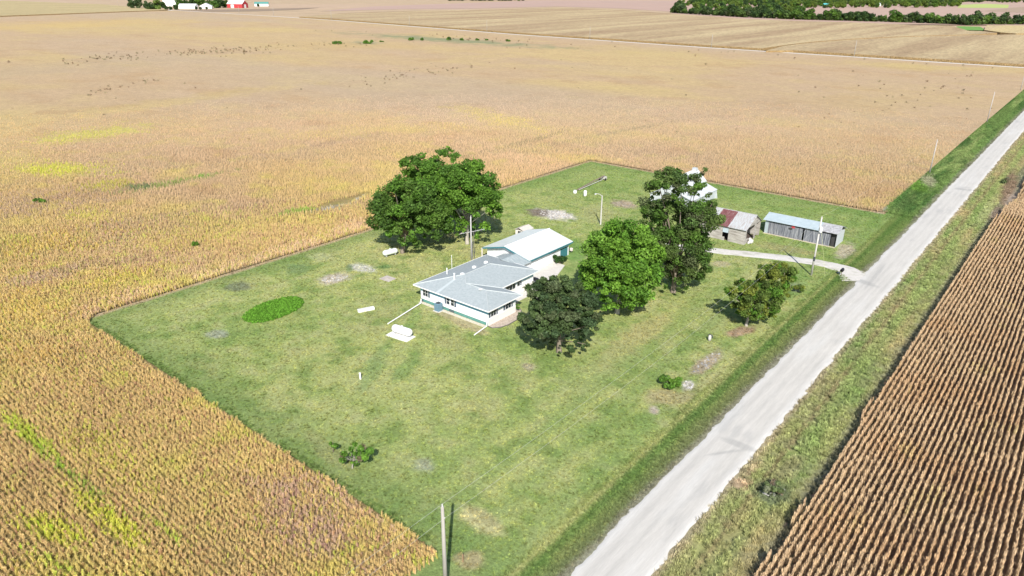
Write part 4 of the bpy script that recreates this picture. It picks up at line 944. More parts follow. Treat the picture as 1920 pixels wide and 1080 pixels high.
# ---- breezeway
Bz = thing('breezeway', 'low grey roofed breezeway joining the house to the garage', 'breezeway', (-87.6, 107.5, 0))
zr, ze = 3.95, 2.95; xr, xe, xw = -87.8, -84.0, -91.6; ya_, yb_ = 104.2, 109.45
gmetal = ramp_mat('grey_corrugated', [(.3, (.28, .33, .34)), (.55, (.36, .41, .42)), (.8, (.62, .64, .62))], .9, sx=(1, 3, 1), rough=.5, wave=('Y', 1.6, .8))
MB().slab([(xr, ya_, zr), (xe, 106.9, ze), (xe, yb_, ze), (xr, yb_, zr)], .06).slab([(xr, ya_, zr), (xr, yb_, zr), (xw, yb_, ze), (xw, 106.9, ze)], .06).build('roof', gmetal, Bz)
MB().box(-91.0, 105.0, 0, -84.6, 109.8, 2.72).build('wall', wsid, Bz); MB().box(-84.598, 106.4, .1, -84.54, 107.4, 2.3).build('door', M('front_door'), Bz); adopt(Bz)

# ---- garage
Gr = thing('garage', 'white garage with a bright white metal roof and teal eaves behind the house', 'garage', (-91, 117, 0))
gx0, gx1, gy0, gy1 = -96.6, -85.0, 109.9, 124.4; ge_, gr_ = 3.15, 4.75; rxm = -91.05; ex0, ex1, ey0, ey1 = -97.3, -84.35, 109.15, 125.1
MB().poly([(gx0, gy0, 0), (gx1, gy0, 0), (gx1, gy0, ge_-.1), (rxm, gy0, gr_-.22), (gx0, gy0, ge_-.1)]).poly([(gx0, gy1, 0), (gx0, gy1, ge_-.1), (rxm, gy1, gr_-.22), (gx1, gy1, ge_-.1), (gx1, gy1, 0)])\
    .poly([(gx1, gy0, 0), (gx1, gy1, 0), (gx1, gy1, ge_-.1), (gx1, gy0, ge_-.1)]).poly([(gx0, gy0, 0), (gx0, gy0, ge_-.1), (gx0, gy1, ge_-.1), (gx0, gy1, 0)]).build('wall', wsid, Gr)
MB().slab([(rxm, ey0, gr_), (ex0, ey0, ge_), (ex0, ey1, ge_), (rxm, ey1, gr_)][::-1], .08).slab([(ex1, ey0, ge_), (rxm, ey0, gr_), (rxm, ey1, gr_), (ex1, ey1, ge_)][::-1], .08).build('roof', wroof, Gr)
f = MB(); f.box(ex1-.0, ey0, ge_-.34, ex1+.05, ey1, ge_-.02).box(ex0-.05, ey0, ge_-.34, ex0, ey1, ge_-.02)
for s, xx in ((1, ex1), (-1, ex0)):
    for yy in (ey0-.05, ey1):
        P4 = [(rxm, yy, gr_-.02), (xx, yy, ge_-.02), (xx, yy, ge_-.36), (rxm, yy, gr_-.36)]; i = len(f.v); f.v += P4+[(p[0], p[1]+.05, p[2]) for p in P4]
        f.f += [(i, i+1, i+2, i+3), (i+7, i+6, i+5, i+4), (i, i+4, i+5, i+1), (i+2, i+6, i+7, i+3), (i+1, i+5, i+6, i+2), (i, i+3, i+7, i+4)]
f.build('fascia', teal, Gr)
MB().box(gx1, gy0, ge_-.45, ex1-.02, gy1, ge_-.40).box(gx1+.003, gy0, 2.35, gx1+.05, gy1, 2.69).build('soffit', teal, Gr)
MB().tube([(rxm, ey0-.02, gr_+.03), (rxm, ey1+.02, gr_+.03)], .1, 6).build('ridge_cap', trimw, Gr)
MB().box(gx1+.002, 121.2, .05, gx1+.05, 123.9, 2.2).build('door', teal, Gr); adopt(Gr)
# porch-like shed behind the garage
Ds = thing('garden_shed', 'small beige gabled shed peeking out behind the white garage', 'shed', tuple(G(982, 443)))
MB().box(-1.3, -1.6, 0, 1.3, 1.6, 1.9).build('wall', brick, Ds); MB().slab([(0, -1.9, 2.6), (1.6, -1.9, 1.95), (1.6, 1.9, 1.95), (0, 1.9, 2.6)], .08).slab([(0, -1.9, 2.6), (0, 1.9, 2.6), (-1.6, 1.9, 1.95), (-1.6, -1.9, 1.95)], .08).build('roof', M('beige_roof', (.55, .50, .45), .6, .1), Ds)
MB().box(-.5, -1.66, .05, .5, -1.602, 1.7).build('door', M('dark_opening', (.05, .05, .05), .8), Ds)

# ---- patio, garden bed, kerb
pt = [G(*p)[:2] for p in ((1008, 537), (1060, 493), (1046, 487), (1030, 494), (1000, 520), (962, 548), (975, 556))]
pt = [(-80, 93.4), (-77.6, 93.4), (-77.6, 104), (-78.6, 110), (-81.8, 118.5), (-85.0, 118.5), (-85.0, 106), (-80, 106)]
MB().prism(pt, -.1, .07).build('walkway', conc); tag(bpy.data.objects['walkway'], kind='structure')
for k, (px_, py_, r_) in enumerate(((1010, 540, .5), (1022, 522, .7), (1034, 510, .6), (1012, 556, .9), (1003, 566, .6))):
    p = G(px_, py_); tag(MB().tube([(p[0], p[1], -.05), (p[0], p[1], .09)], r_, 9).build('stepping_stone', conc), ('stepping stone nearest the oak in the curved path', 'round stepping stone by the patio edge', 'pale stepping stone beside the garage walk', 'largest stepping stone half hidden by the oak', 'small stepping stone beside the garden bed')[k], 'stepping stone')
mulch = ramp_mat('mulch', [(.3, (.24, .19, .15)), (.5, (.42, .35, .29)), (.7, (.52, .45, .38))], 3.0, rough=.95)
bedp = [(wr+.1, wf-.1), (-73.9, 85.2), (-72.9, 86.3), (-72.5, 88), (-72.6, 90.5), (-73.2, 93.2), (-75, 94.6), (-77.4, 95.4), (-77.6, 93.5), (-75, 93.2)]
gb_ = thing('garden_bed', 'mulched garden bed with a dark curved edging round the house corner', 'garden bed', (-74, 89, 0))
MB().prism(bedp, -.05, .08).build('mulch', mulch, gb_); MB().tube([(x, y, .08) for x, y in bedp[:8]], .07, 6).build('edging', M('dark_edging', (.12, .11, .11), .7), gb_); adopt(gb_)
MB().box(-91.9, 84.5, -.1, -75.3, 85.3, .035).build('gravel_strip', M('pale_gravel_strip', (.52, .47, .38), .9, .3, 3)); tag(bpy.data.objects['gravel_strip'], kind='structure')
hb = thing('barbecue', 'dark covered barbecue grill beside the patio', 'barbecue', tuple(G(1005, 530)))
MB().box(-.5, -.3, .5, .5, .3, 1.0).build('body', M('black_cover', (.025, .025, .03), .6), hb, bevel=.08); MB().tube([(-.4, 0, 0), (-.4, 0, .5)], .04, 6).tube([(.4, 0, 0), (.4, 0, .5)], .04, 6).build('stand', M('dark_metal', (.05, .06, .07)), hb)

# ---- old shed with the red and white roof
oldwood = ramp_mat('weathered_white_boards', [(.32, (.14, .12, .11)), (.46, (.37, .34, .31)), (.66, (.56, .535, .50))], 1.4, sx=(.35, .35, 5), rough=.9, wave=('Z', 2.2, .6))
rustwhite = ramp_mat('rusty_white_tin', [(.25, (.20, .12, .09)), (.42, (.38, .36, .35)), (.65, (.47, .51, .53))], 1.5, sx=(3, .5, 1), rough=.5, wave=('X', 1.3, .8))
rustred = ramp_mat('faded_red_tin', [(.3, (.11, .04, .045)), (.5, (.18, .07, .07)), (.75, (.33, .24, .23))], 1.5, sx=(3, .6, 1), rough=.6, wave=('X', 1.3, .75))
S1 = thing('old_shed', 'weathered wooden shed with a patched red and white tin roof', 'shed', (-63, 160, 0))
sx0, sx1, sy0, sy1, seh, srh, sym = -69.3, -57.3, 156.5, 165.6, 3.75, 6.1, 161.6
w_ = MB()
# south wall with a doorway
for a0, a1, z0, z1 in ((sx0, -62.9, -.1, seh), (-61.4, sx1, -.1, seh), (-62.9, -61.4, 2.95, seh), (-62.9, -62.3, -.1, .9)): w_.box(a0, sy0, z0, a1, sy0+.12, z1)
# east gable with an open bay
w_.box(sx1-.12, sy0+.125, -.1, sx1, 158.6, 1.2).box(sx1-.12, sy0+.125, 1.2, sx1, 157.3, seh).box(sx1-.12, 162.1, -.1, sx1, 162.9, 4.6)
w_.poly([(sx1-.02, sy0, seh), (sx1-.02, sy1, seh), (sx1-.02, sym, srh-.1)]).box(sx0, sy1-.12, -.1, sx1, sy1, seh).box(sx0, sy0, -.1, sx0+.12, sy1, seh).poly([(sx0, sy0, seh), (sx0, sy1, seh), (sx0, sym, srh-.1)])
w_.build('wall', oldwood, S1)
MB().box(-62.85, sy0-.06, 2.05, -61.45, sy0-.005, 3.1).build('tin_patch', M('blue_tin', (.42, .50, .55), .5, .15, 4), S1)
MB().box(sx0+.2, sy0+.5, -.05, sx1-.5, sy1-.2, .03).build('floor', M('dirt_floor', (.08, .06, .05), .95), S1)
def slope(x0, x1, mat, nm='roof_sheet'):
    MB().slab([(x0, sy0-.45, seh-.12), (x1, sy0-.45, seh-.12), (x1, sym, srh), (x0, sym, srh)], .05).build(nm, mat, S1)
slope(sx0-.3, -67.2, rustred); slope(-67.19, -65.4, rustwhite); slope(-65.39, -61.6, rustred); slope(-61.59, sx1+.35, rustwhite)
MB().slab([(sx0-.3, sym+.01, srh), (sx1+.35, sym+.01, srh), (sx1+.35, sy1+.3, seh-.1), (sx0-.3, sy1+.3, seh-.1)], .05).build('roof_sheet', rustwhite, S1)
MB().tube([(sx0-.3, sym, srh+.02), (sx1+.35, sym, srh+.02)], .09, 6).build('ridge_cap', rustwhite, S1)
jk = MB()
for k in range(7): jk.cbox((sx1+.1+random.uniform(-.1, .7), 158.6+random.uniform(-1, 1.2), .3+random.uniform(-.1, .4)), (random.uniform(.4, .9), random.uniform(.4, .9), random.uniform(.4, .8)))
adopt(S1)
tag(jk.build('junk_pile', M('pale_junk', (.62, .60, .57), .8, .25, 3), bevel=.08), 'pale heap of discarded sacks in the open end of the old shed', 'junk pile')

# ---- long low shed
greywood = ramp_mat('grey_vertical_boards', [(.34, (.05, .055, .07)), (.47, (.16, .17, .20)), (.56, (.28, .29, .32)), (.68, (.46, .45, .45))], 1.3, sx=(4.5, 4.5, .22), rough=.9, wave=('X', 1.15, .45))
tin = ramp_mat('pale_blue_tin', [(.3, (.33, .40, .43)), (.7, (.42, .49, .52))], 1.0, rough=.5, wave=('X', 1.3, .88))
oldtin = ramp_mat('mottled_old_tin', [(.35, (.20, .19, .19)), (.5, (.36, .36, .37)), (.65, (.48, .48, .49))], 2.2, rough=.6, wave=('X', 1.3, .85))
whitemetal = ramp_mat('white_tin_wall', [(.3, (.44, .48, .50)), (.7, (.56, .585, .60))], 1.2, rough=.5, wave=('Y', 1.3, .8))
S2 = thing('machine_shed', 'long low grey board shed with a pale tin roof beside the road', 'shed', (-48.5, 171, 0))
lx0, lx1, ly0, ly1, leh, lrh, lym = -57.1, -40.3, 168.4, 174.6, 3.45, 4.55, 171.4
wb_ = MB(); wb_.box(lx0, ly1-.1, -.1, lx1, ly1, 3.1).box(lx0, ly0, 3.2, lx1, ly0+.1, leh).box(lx0, ly0+.1, -.1, lx0+.1, ly1-.1, 3.3).build('wall', greywood, S2)
MB().poly([(lx1+.01, ly0, -.1), (lx1+.01, ly1, -.1), (lx1+.01, ly1, 3.0), (lx1+.01, lym, lrh-.1), (lx1+.01, ly0, leh-.05)]).build('end_wall', whitemetal, S2)
MB().poly([(lx1+.03, 171.6, 3.55), (lx1+.03, 174.4, 3.05), (lx1+.03, 172.2, 4.1)]).build('gable_hole', M('dark_opening', (.05, .05, .05)), S2)
MB().box(lx0-.02, ly0-.02, -.1, lx0+.8, ly0+.08, leh-.12).build('corner_panel', tin, S2)
dd0 = [(-56.25, -53.0, 0), (-52.2, -48.0, .12), (-47.6, -44.5, 0), (-44.3, -41.6, .1)]
for k, (a0, a1, dz) in enumerate(dd0):
    MB().box(a0, ly0-.06-dz*.6, .05, a1, ly0-.0-dz*.6, 3.2-dz*1.5).build('door', greywood, S2)
MB().box(-53.0, ly0-.08, -.1, -52.2, ly0+.05, 3.3).build('post_panel', ramp_mat('grey_vertical_boards', [], 1), S2)
MB().box(-41.55, ly0+.5, 0, -40.5, ly0+.6, 3.2).build('dark_bay', M('dark_opening', (.05, .05, .05)), S2)
MB().slab([(lx0-.5, ly0-.55, leh), (-44.4, ly0-.55, leh), (-44.4, lym, lrh), (lx0-.5, lym, lrh)], .06).build('roof_sheet', tin, S2)
MB().slab([(-44.39, ly0-.55, leh+.01), (lx1+.3, ly0-.55, leh+.01), (lx1+.3, lym, lrh+.01), (-44.39, lym, lrh+.01)], .06).build('roof_sheet', oldtin, S2)
MB().slab([(lx0-.5, lym+.01, lrh), (lx1+.5, lym+.01, lrh), (lx1+.5, ly1+.4, 3.15), (lx0-.5, ly1+.4, 3.15)], .06).build('roof_sheet', tin, S2)
MB().box(lx0-.1, ly0-.5, -.05, lx1+.1, ly0-.12, .12).build('sill', M('pale_sill', (.50, .44, .33), .9, .2), S2)
MB().cbox((-50.3, ly0-.2, 2.95), (.75, .08, .55)).build('red_sign', M('red_paint', (.45, .06, .07), .6), S2)
MB().cbox((-50.9, ly0-.2, 2.4), (.8, .06, .35)).build('dark_gap', M('dark_opening', (.05, .05, .05)), S2); adopt(S2)

# ---- white barn behind the tall tree
Bn = thing('barn', 'white barn with a shiny tin roof hidden behind the tallest tree', 'barn', (-86.2, 183, 0))
wtin = ramp_mat('barn_tin_roof', [(.25, (.38, .40, .41)), (.5, (.55, .57, .58)), (.8, (.68, .69, .69))], .8, sx=(.4, 2, 1), rough=.4, wave=('Y', 1.0, .8))
by0, by1 = 174.5, 189.5; bxm = -86.3
prof = [(-92.4, 2.4), (-89.6, 3.8), (-89.6, 4.5), (bxm, 7.6), (-83.0, 4.5), (-83.0, 3.8), (-79.4, 2.5)]
for yy in (by0, by1): pass
wbm = MB()
for yy in (by0, by1): wbm.poly([(-92.2, yy, 0)]+[(x, yy, z-.12) for x, z in prof]+[(-78.9, yy, 0)])
wbm.poly([(-92.2, by0, 0), (-92.2, by1, 0), (-92.2, by1, 2.35), (-92.2, by0, 2.35)]).poly([(-79.6, by0, 0), (-79.6, by1, 0), (-79.6, by1, 2.4), (-79.6, by0, 2.4)]).build('wall', whitemetal, Bn)
rb = MB()
for (xa, za), (xb, zb) in ((prof[0], prof[1]), (prof[2], prof[3]), (prof[3], prof[4]), (prof[5], prof[6])):
    d = .35 if (xa, za) in (prof[0], prof[3]) else .1
    rb.slab([(xa, by0-.5, za), (xb, by0-.5, zb), (xb, by1+.5, zb), (xa, by1+.5, za)], .07)
rb.box(-89.7, by0-.4, 3.75, -89.6, by1+.4, 4.5).box(-83.0, by0-.4, 3.75, -82.9, by1+.4, 4.5)
rb.build('roof', wtin, Bn)
MB().box(bxm-1.4, by0-.06, .1, bxm+1.4, by0-.005, 3.2).build('door', M('teal_grey', (.30, .42, .42), .6, .15), Bn)
MB().cbox((bxm, 188.6, 7.5), (1.2, 1.2, .9)).build('cupola', whitemetal, Bn); adopt(Bn)

# ================================================================== YARD THINGS
tankw = M('white_tank_paint', (.80, .80, .79), .4, .05, 1)
def tank(name, label, loc, rz, L, R_, z, mat):
    t = thing(name, label, 'propane tank', loc, rz); pts = []; rs = []
    for k in range(7): a = math.pi/2*k/6; pts.append((-L/2+R_*(1-math.sin(a)), 0, z)); rs.append(max(.03, R_*math.sin(a)))
    pts = [(-L/2+R_*(1-math.sin(math.pi/2*k/6)), 0, z) for k in range(7)]; rs = [max(.03, R_*math.sqrt(max(0, 1-(1-k/6)**2))) for k in range(7)]
    pts = [(-L/2+R_*k/6, 0, z) for k in range(7)]+[(L/2-R_+R_*k/6, 0, z) for k in range(7)]; rs2 = rs+rs[::-1]
    MB().tube(pts, rs2, 18).build('vessel', mat, t, smooth=True)
    MB().tube([(0, 0, z+R_*.95), (0, 0, z+R_+.18)], .17, 10).build('dome', mat, t)
    for s in (-1, 1): MB().box(s*L*.3-.1, -R_*.6, .1, s*L*.3+.1, R_*.6, z-R_*.7).build('saddle', M('saddle_grey', (.35, .35, .35), .8), t)
    return t
p = G(752, 630); tk = tank('propane_tank', 'white propane tank on a pale concrete slab in front of the house', (p[0], p[1]+.3, .05), rad(-6), 4.3, .68, .95, tankw)
q = (G(770, 639)-G(733, 627)); an = math.atan2(q[1], q[0]); tk.rotation_euler = (0, 0, an)
sl_ = MB().box(-2.35, -1.2, -.1, 2.35, 1.2, .10).build('slab', M('white_slab', (.70, .69, .66), .9, .08), loc=(p[0], p[1]-.1, 0)); sl_.rotation_euler = (0, 0, an); sl_.parent = None
tag(sl_, 'pale concrete slab under the white propane tank by the house', 'slab')
a = G(714, 484); b = G(740, 479); q = b-a; c = (a+b)/2
tank('propane_tank', 'pale green white old propane tank under the dark tree', (c[0], c[1]+.8, .0), math.atan2(q[1], q[0])+.12, 3.7, .62, .95, M('old_tank_paint', (.66, .72, .68), .5, .12, 2))
a = G(674, 585); b = G(699, 580); q = b-a; c = (a+b)/2
tr_ = thing('trough', 'low white concrete trough lying on the lawn left of the house', 'trough', (c[0], c[1], 0), math.atan2(q[1], q[0]))
MB().box(-1.55, -.38, 0, 1.55, .38, .5).build('body', M('chalk_white', (.74, .73, .71), .8, .08), tr_, bevel=.04); MB().box(-1.2, -.1, .5, 1.2, .02, .515).build('slot', M('slot_grey', (.25, .24, .24), .8), tr_)
p = G(727, 523); s_ = MB().box(-1.35, -1.1, -.1, 1.35, 1.1, .12).box(-.35, -.3, .12, .35, .3, .2).build('well_cover', ramp_mat('stained_concrete', [(.3, (.36, .31, .28)), (.7, (.52, .47, .43))], 1.2), loc=tuple(p)); tag(s_, 'square grey concrete slab alone on the lawn between tank and house', 'slab'); s_.rotation_euler = (0, 0, rad(2))
p = G(676, 711); t = thing('marker_post', 'short white post standing alone in the front lawn', 'post', tuple(p)); MB().tube([(0, 0, -.1), (-.05, 0, 1.0)], .14, 8).build('pipe', tankw, t); MB().tube([(-.05, 0, 1.0), (-.05, 0, 1.08)], .17, 8).build('cap', trimw, t)
p = G(868, 1054); tag(MB().tube([(p[0], p[1], -.1), (p[0]+.02, p[1], 1.1)], .045, 6).build('stake', M('brown_stake', (.35, .20, .13), .8)), 'thin reddish stake right of the near utility pole', 'stake')
p = G(1330, 639); t = thing('covered_well_pump', 'small squat pump wrapped in white cloth on the lawn by the road', 'well pump', tuple(p))
MB().tube([(0, 0, 0), (0, 0, .5), (0, 0, .9), (.05, 0, 1.15)], [.22, .30, .24, .12], 9).build('cover', M('cloth_white', (.50, .48, .45), .9, .12, 4), t, smooth=True); MB().tube([(-.35, 0, 1.0), (.1, 0, 1.2), (.45, .1, 1.05)], .09, 6).tube([(.4, .1, .6), (.4, .1, 1.1)], .09, 6).build('handle', M('dark_metal', (.05, .06, .07)), t)
p = G(904, 480); tag(MB().tube([(p[0], p[1], 0), (p[0], p[1], 1.9)], .16, 8).build('bollard', M('pale_post', (.60, .56, .51), .8, .1)), 'thick pale post just left of the garage corner', 'post')
p = G(1071, 474); t = thing('gas_meter', 'small white and pink meter at the right end of the garage', 'meter', (p[0], p[1], 0)); MB().box(-.3, -.25, .5, .3, .25, 1.15).build('case', M('pinkish_white', (.7, .6, .58), .7, .1), t, bevel=.05); MB().tube([(0, 0, 0), (0, 0, .5)], .05, 6).build('pipe', M('dark_metal', (.05, .06, .07)), t)
# mailbox
p = G(1577, 517); t = thing('mailbox', 'black mailbox on a post where the driveway meets the road', 'mailbox', tuple(p)); MB().tube([(0, 0, 0), (0, 0, 1.05)], .06, 6).build('post', M('post_wood', (.2, .15, .1), .9), t)
MB().box(-.3, -.55, 1.05, .3, .55, 1.35).tube([(0, -.55, 1.35), (0, .55, 1.35)], .29, 12).build('box', M('black_paint', (.02, .02, .022), .5, .05), t)
# log pile / old wagon tongue with two white barrels
a = G(1082, 358); b = G(1133, 337); lg = thing('grain_auger', 'long rusty grain auger lying on the back lawn', 'auger', tuple(a))
d = b-a; am = M('rusty_auger', (.22, .16, .14), .8, .3, 2); MB().tube([(0, 0, .35), tuple(d+[0, 0, 1.3])], .16, 8).build('tube', am, lg)
MB().tube([(.3, .6, .3), tuple(d*.85+[.3, .7, .5])], .10, 8).build('brace', M('pale_steel', (.50, .48, .44), .6, .15), lg); 
wheelm = M('tyre_black', (.03, .03, .03), .9)
for s in (-1, 1):
    c = d*.93+np.array([s*.9, s*.3, .4]); MB().tube([(c[0]-.1, c[1], c[2]), (c[0]+.1, c[1], c[2])], .42, 14).build('wheel', wheelm, lg)
MB().box(d[0]-.8, d[1]-.5, .3, d[0]+.6, d[1]+.6, 1.0).build('hopper', M('pale_steel', (.50, .48, .44)), lg)
p = G(1078, 363); tag(MB().tube([(p[0], p[1], 0), (p[0], p[1], .5), (p[0]+.1, p[1], 1.0)], [.5, .55, .4], 12).build('barrel', tankw, smooth=True), 'squat white barrel at the near end of the auger', 'barrel')
p = G(1097, 368); tag(MB().tube([(p[0], p[1], 0), (p[0], p[1], .3), (p[0], p[1], 1.5), (p[0], p[1], 1.75)], [.35, .45, .45, .25], 12).build('barrel', tankw, smooth=True), 'tall white barrel standing right of the squat one', 'barrel')
pz = G(1147, 376)
# television mast
p = G(889, 487); t = thing('antenna_mast', 'thin television antenna mast right beside the tall grey pole', 'antenna', tuple(p)); al = M('aluminium', (.55, .56, .56), .4, .05, metal=.3)
MB().tube([(0, 0, 0), (0, 0, 6.6)], .07, 6).build('mast', M('dark_mast', (.16, .15, .14), .7), t); an_ = MB(); R3v = np.array([_R[0], _R[1], 0])
q0 = Vector(-R3v*2.9)+Vector((0, 0, 6.0)); q1 = Vector(R3v*2.3)+Vector((0, 0, 7.1)); an_.tube([tuple(q0), tuple(q1)], .03, 6)
for k in range(9):
    c = q0.lerp(q1, k/8); e = Vector((R3v[1], -R3v[0], 0))*(.3+.12*k) if False else Vector((-R3v[1], R3v[0], 0))*(.35+.1*k); an_.tube([tuple(c-e), tuple(c+e)], .025, 5)
an_.build('antenna', al, t)
p = G(841, 504, 3.6); t = thing('weather_vane', 'thin white mast with a small vane behind the front roof slope', 'mast', (p[0]-1.2, p[1]+2.2, 0)); MB().tube([(0, 0, 0), (0, 0, 5.6)], .05, 6).build('mast', trimw, t); MB().tube([(-.5, .2, 5.2), (.3, -.1, 5.2)], .05, 5).build('vane', M('dark_metal', (.05, .06, .07)), t)

# ================================================================== POLES AND WIRES
polem = M('weathered_pole', (.33, .31, .28), .9, .2, 1.5, sx=(2, 2, .2)); palepole = M('pale_pole', (.50, .48, .45), .8, .1, 1.5)
ins = M('insulator', (.55, .55, .55), .4, .05); grey = M('transformer_grey', (.68, .69, .69), .4, .05)
def pole(label, b, h, r=.16, mat=polem, arm=False, cap=True, group=None):
    t = thing('utility_pole', label, 'utility pole', (b[0], b[1], 0), group=group); MB().tube([(0, 0, -.5), (0, 0, h)], [r*1.15, r*.75], 10).build('shaft', mat, t, smooth=True)
    if cap: MB().tube([(0, 0, h-.02), (0, 0, h+.28)], .06, 8).build('insulator', ins, t)
    return t
fgb = G(836, 1113); fgh = 10.9
t = pole('tall weathered pole in the near corner of the yard beside the beans', fgb, fgh, .21)
MB().tube([(0, 0, fgh-1.35), (.22, .1, fgh-1.3)], .05, 6).build('bracket', ins, t)
p2 = G(1521, 516); p2h = 12.7; t = pole('pale pole with a white transformer between driveway and road', p2, p2h, .19, palepole)
MB().tube([(.32, -.3, p2h-3.0), (.32, -.3, p2h-2.0), (.32, -.3, p2h-1.9)], [.33, .33, .2], 14).build('transformer', grey, t); MB().box(-.15, -.24, p2h-2.6, .3, -.1, p2h-2.45).build('bracket', ins, t)
MB().tube([(0, 0, 3.2), (0, 0, 4.2)], .21, 10).build('band', M('dark_metal', (.05, .06, .07)), t)
gw = G(1547, 519); tag(MB().tube([tuple(gw), (p2[0], p2[1], p2h-1.2)], .022, 5).build('guy_wire', M('yellow_guard', (.60, .62, .30), .5)), 'pale guy wire anchored right of the transformer pole', 'guy wire')
hp = G(884, 487); t = pole('tall grey pole just behind the house roof, under the trees', hp, 9.9, .17, M('grey_pole', (.42, .41, .40), .9, .15)); MB().tube([(.3, 0, 0), (.28, 0, 5)], .045, 6).build('conduit', M('grey_pipe', (.3, .3, .3), .6), t)
lb = G(1126, 421); lt = thing('yard_light', 'pale pole with a curved arm and lamp between maple and barn', 'yard light', tuple(lb)); MB().tube([(0, 0, -.3), (0, 0, 7.6)], [.2, .14], 10).build('pole', palepole, lt)
av = Vector(-R3v); MB().tube([(0, 0, 7.3), tuple(av*.5+Vector((0, 0, 7.85))), tuple(av*1.1+Vector((0, 0, 8.05))), tuple(av*1.6+Vector((0, 0, 8.05)))], .05, 6).build('arm', ins, lt)
c = av*1.7+Vector((0, 0, 8.0)); MB().tube([(c.x, c.y, c.z-.2), (c.x, c.y, c.z-.05), (c.x, c.y, c.z+.1)], [.2, .26, .12], 10).build('lamp_head', ins, lt)
roadp = [(-38.7, 263.0, 10.8), (-39.1, 385, 13.3), (-40.5, 520, 12.5)]
lab = ['first thin pole along the bean field edge beyond the sheds', 'second thin pole along the bean field edge beside the road', 'third thin pole at the top right end of the road verge']
for (x, y, h), l in zip(roadp, lab): pole(l, (x, y), h, .17, M('thin_pole_grey', (.40, .38, .36), .9, .1))
fp = [(1600, 107, 13.5), (1318, 92, 12.5), (1097, 75, 13.5), (919, 60, 14), (770, 49, 14), (643, 37, 15), (535, 30, 15.5), (441, 27, 15), (360, 23, 14), (222, 11, 16)]
onm = ['rightmost', 'second from the right', 'third from the right', 'fourth from the right', 'fifth from the right', 'sixth from the right', 'seventh from the right, near the ploughed strip', 'pole before the red barn', 'pole before the grey roofed farm shed', 'lone pole above the corn left of the farm trees']
for (u, v, h), l in zip(fp, onm):
    g_ = G(u, v); y = ytop(g_[0])+11 if u > 300 else g_[1]; 
    pole(('thin pale utility pole beside the far road, '+l) if 'pole' not in l else 'thin pale '+l, (g_[0], y), h, .22, polem, cap=False, group='utility poles along the far road' if u > 300 else None)
wirem = M('wire_aluminium', (.50, .50, .47), .4, .02)
def wire(label, a, b, sag, r=.009):
    a = Vector(a); b = Vector(b); n = 22
    pts = [a.lerp(b, k/n)-Vector((0, 0, sag*4*(k/n)*(1-k/n))) for k in range(n+1)]
    tag(MB().tube([tuple(p) for p in pts], r, 5).build('power_line', wirem), label, 'power line')
A1 = (fgb[0], fgb[1], fgh+.28); A2 = (fgb[0]+.22, fgb[1]+.1, fgh-1.3); B1 = (p2[0], p2[1], p2h+.25); B2 = (p2[0]+.1, p2[1], p2h-1.35)
wire('upper power wire over the lawn from the near pole to the transformer pole', A1, B1, 1.3); wire('lower power wire over the lawn from the near pole to the transformer pole', A2, B2, 1.6)
nx_ = Vector((fgb[0]-4.5, fgb[1]-120, 11)); wire('upper power wire running from the near pole out over the beans', A1, tuple(nx_), 1.3); wire('lower power wire running from the near pole out over the beans', A2, tuple(nx_-Vector((0, 0, 1.5))), 1.5)
wire('power wire over the road verge from the transformer pole to the next pole', B1, (roadp[0][0], roadp[0][1], roadp[0][2]+.2), 1.5, .010)

# ================================================================== FAR FARMSTEAD
def gable(name, label, cat, c, L, W, eh, rh, rz, wmat, rmat, door=None):
    t = thing(name, label, cat, (c[0], c[1], -.1), rz)
    MB().poly([(-L/2, -W/2, 0), (L/2, -W/2, 0), (L/2, -W/2, eh), (-L/2, -W/2, eh)]).poly([(-L/2, W/2, 0), (-L/2, W/2, eh), (L/2, W/2, eh), (L/2, W/2, 0)])\
        .poly([(L/2, -W/2, 0), (L/2, W/2, 0), (L/2, W/2, eh), (L/2, 0, rh-.1), (L/2, -W/2, eh)]).poly([(-L/2, -W/2, 0), (-L/2, -W/2, eh), (-L/2, 0, rh-.1), (-L/2, W/2, eh), (-L/2, W/2, 0)]).build('wall', wmat, t)
    e = .5; MB().slab([(-L/2-e, -W/2-e, eh-.1), (L/2+e, -W/2-e, eh-.1), (L/2+e, 0, rh), (-L/2-e, 0, rh)], .15).slab([(-L/2-e, 0, rh), (L/2+e, 0, rh), (L/2+e, W/2+e, eh-.1), (-L/2-e, W/2+e, eh-.1)], .15).build('roof', rmat, t)
    if door: MB().box(L/2, -door/2, 0, L/2+.08, door/2, eh*.85).box(-L*.25, -W/2-.08, 0, -L*.05, -W/2, eh*.8).build('door', trimw, t)
    return t
redw = M('barn_red', (.42, .045, .05), .6, .1); whr = M('bright_white_roof', (.80, .80, .79), .45, .04); greyr = M('grey_farm_roof', (.62, .62, .62), .5, .08); grnr = M('green_farm_roof', (.09, .26, .23), .5, .08)
def farm(px, py): return G(px, py)
gable('red_barn', 'bright red barn with a white roof in the distant farmstead', 'barn', farm(446, 14.5), 40, 26, 9, 17, rad(27), redw, whr, 8)
gable('farm_shed', 'white shed with a dark green roof right of the distant red barn', 'shed', farm(491, 11.5), 34, 16, 6, 10.5, rad(52), whr, grnr)
gable('farm_shed', 'long pale machine shed left of the grey hipped one in the distant farmstead', 'shed', farm(354, 16.5), 38, 18, 7, 11, rad(40), whr, greyr)
gable('farm_shed', 'pale grey roofed shed nearest the red barn in the distant farmstead', 'shed', farm(387, 16), 26, 26, 6, 12, rad(-35), whr, greyr)
gable('farmhouse', 'big white farmhouse among the trees at the left of the far farmstead', 'house', farm(322, 11.5), 34, 20, 10, 20, rad(48), whr, whr)
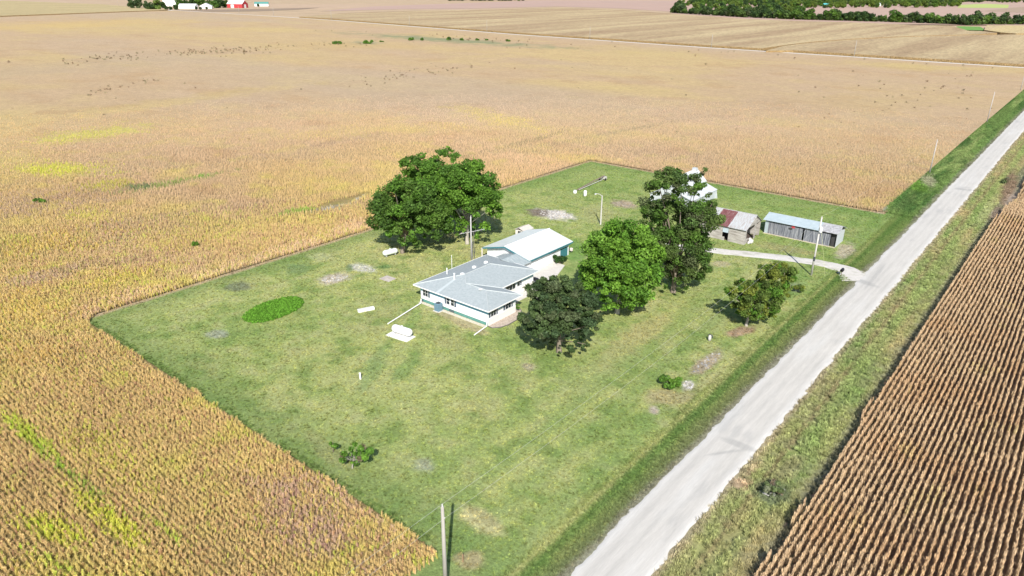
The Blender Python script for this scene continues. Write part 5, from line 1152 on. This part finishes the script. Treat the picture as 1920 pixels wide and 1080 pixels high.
gable('far_shed', 'turquoise roofed shed half hidden in the far wood', 'shed', G(1550, 12), 26, 16, 5, 9, rad(50), M('turq', (.10, .42, .42), .6, .05), M('turq', (.10, .42, .42)))
gable('far_house', 'pale house at the edge of the far wood beyond the pink field', 'house', G(1642, 11), 28, 14, 5, 9, rad(50), whr, M('pale_green_grey', (.50, .58, .52), .6))
ft = [(248, 17, 1.4, 'bare trunked tree at the left end of the farm trees', 4), (262, 17, 1.6, 'second tall tree from the left end of the farm trees', 4), (276, 18, 1.3, 'thin tree right of the two tall farm trees', 4), (286, 19, 1.4, 'tree left of the bright green one at the farm', 2), (297, 19, 1.6, 'bright green full tree left of the white farmhouse', 3),
      (305, 15, 1.2, 'dark tree at the farmhouse left wall', 0), (312, 19, .6, 'small dark evergreen before the farmhouse', 6), (320, 19, .6, 'dark evergreen bush left of the farmhouse middle', 6), (330, 18, .9, 'rounded dark tree before the farmhouse right end', 0), (338, 13, 1.5, 'tall tree behind the farmhouse right end', 1),
      (350, 11, 1.4, 'tree behind the long pale farm shed', 2), (362, 11, 1.6, 'tall dark tree right of the farmhouse', 0), (372, 11, 1.5, 'tall tree behind the gap between the farm sheds', 7), (380, 10, 1.3, 'tree behind the grey roofed farm shed', 1), (392, 11, 1.4, 'tree behind the right end of the grey roofed shed', 2),
      (368, 18.5, .5, 'small tree before the long pale farm shed', 6), (376, 18.5, .55, 'small dark tree between the two pale farm sheds', 6), (388, 18, .5, 'small tree before the grey roofed farm shed', 4), (404, 15, 1.3, 'full tree right of the grey roofed farm shed', 1), (412, 14.5, 1.5, 'dark green tree between grey shed and red barn', 0), (421, 14, 1.4, 'tree touching the left end of the red barn', 7), (408, 11, 1.5, 'tall tree at the back between shed and red barn', 2), (484, 13, .5, 'small tree before the green roofed shed', 6)]
for u, v, s, l, k in ft: far_tree('farm_tree', G(u, v), l, k, s*1.55, 'trees of the far farmstead')
print('far trees', n_far)
for o in bpy.data.objects:
    if '_rel' in o: del o['_rel']
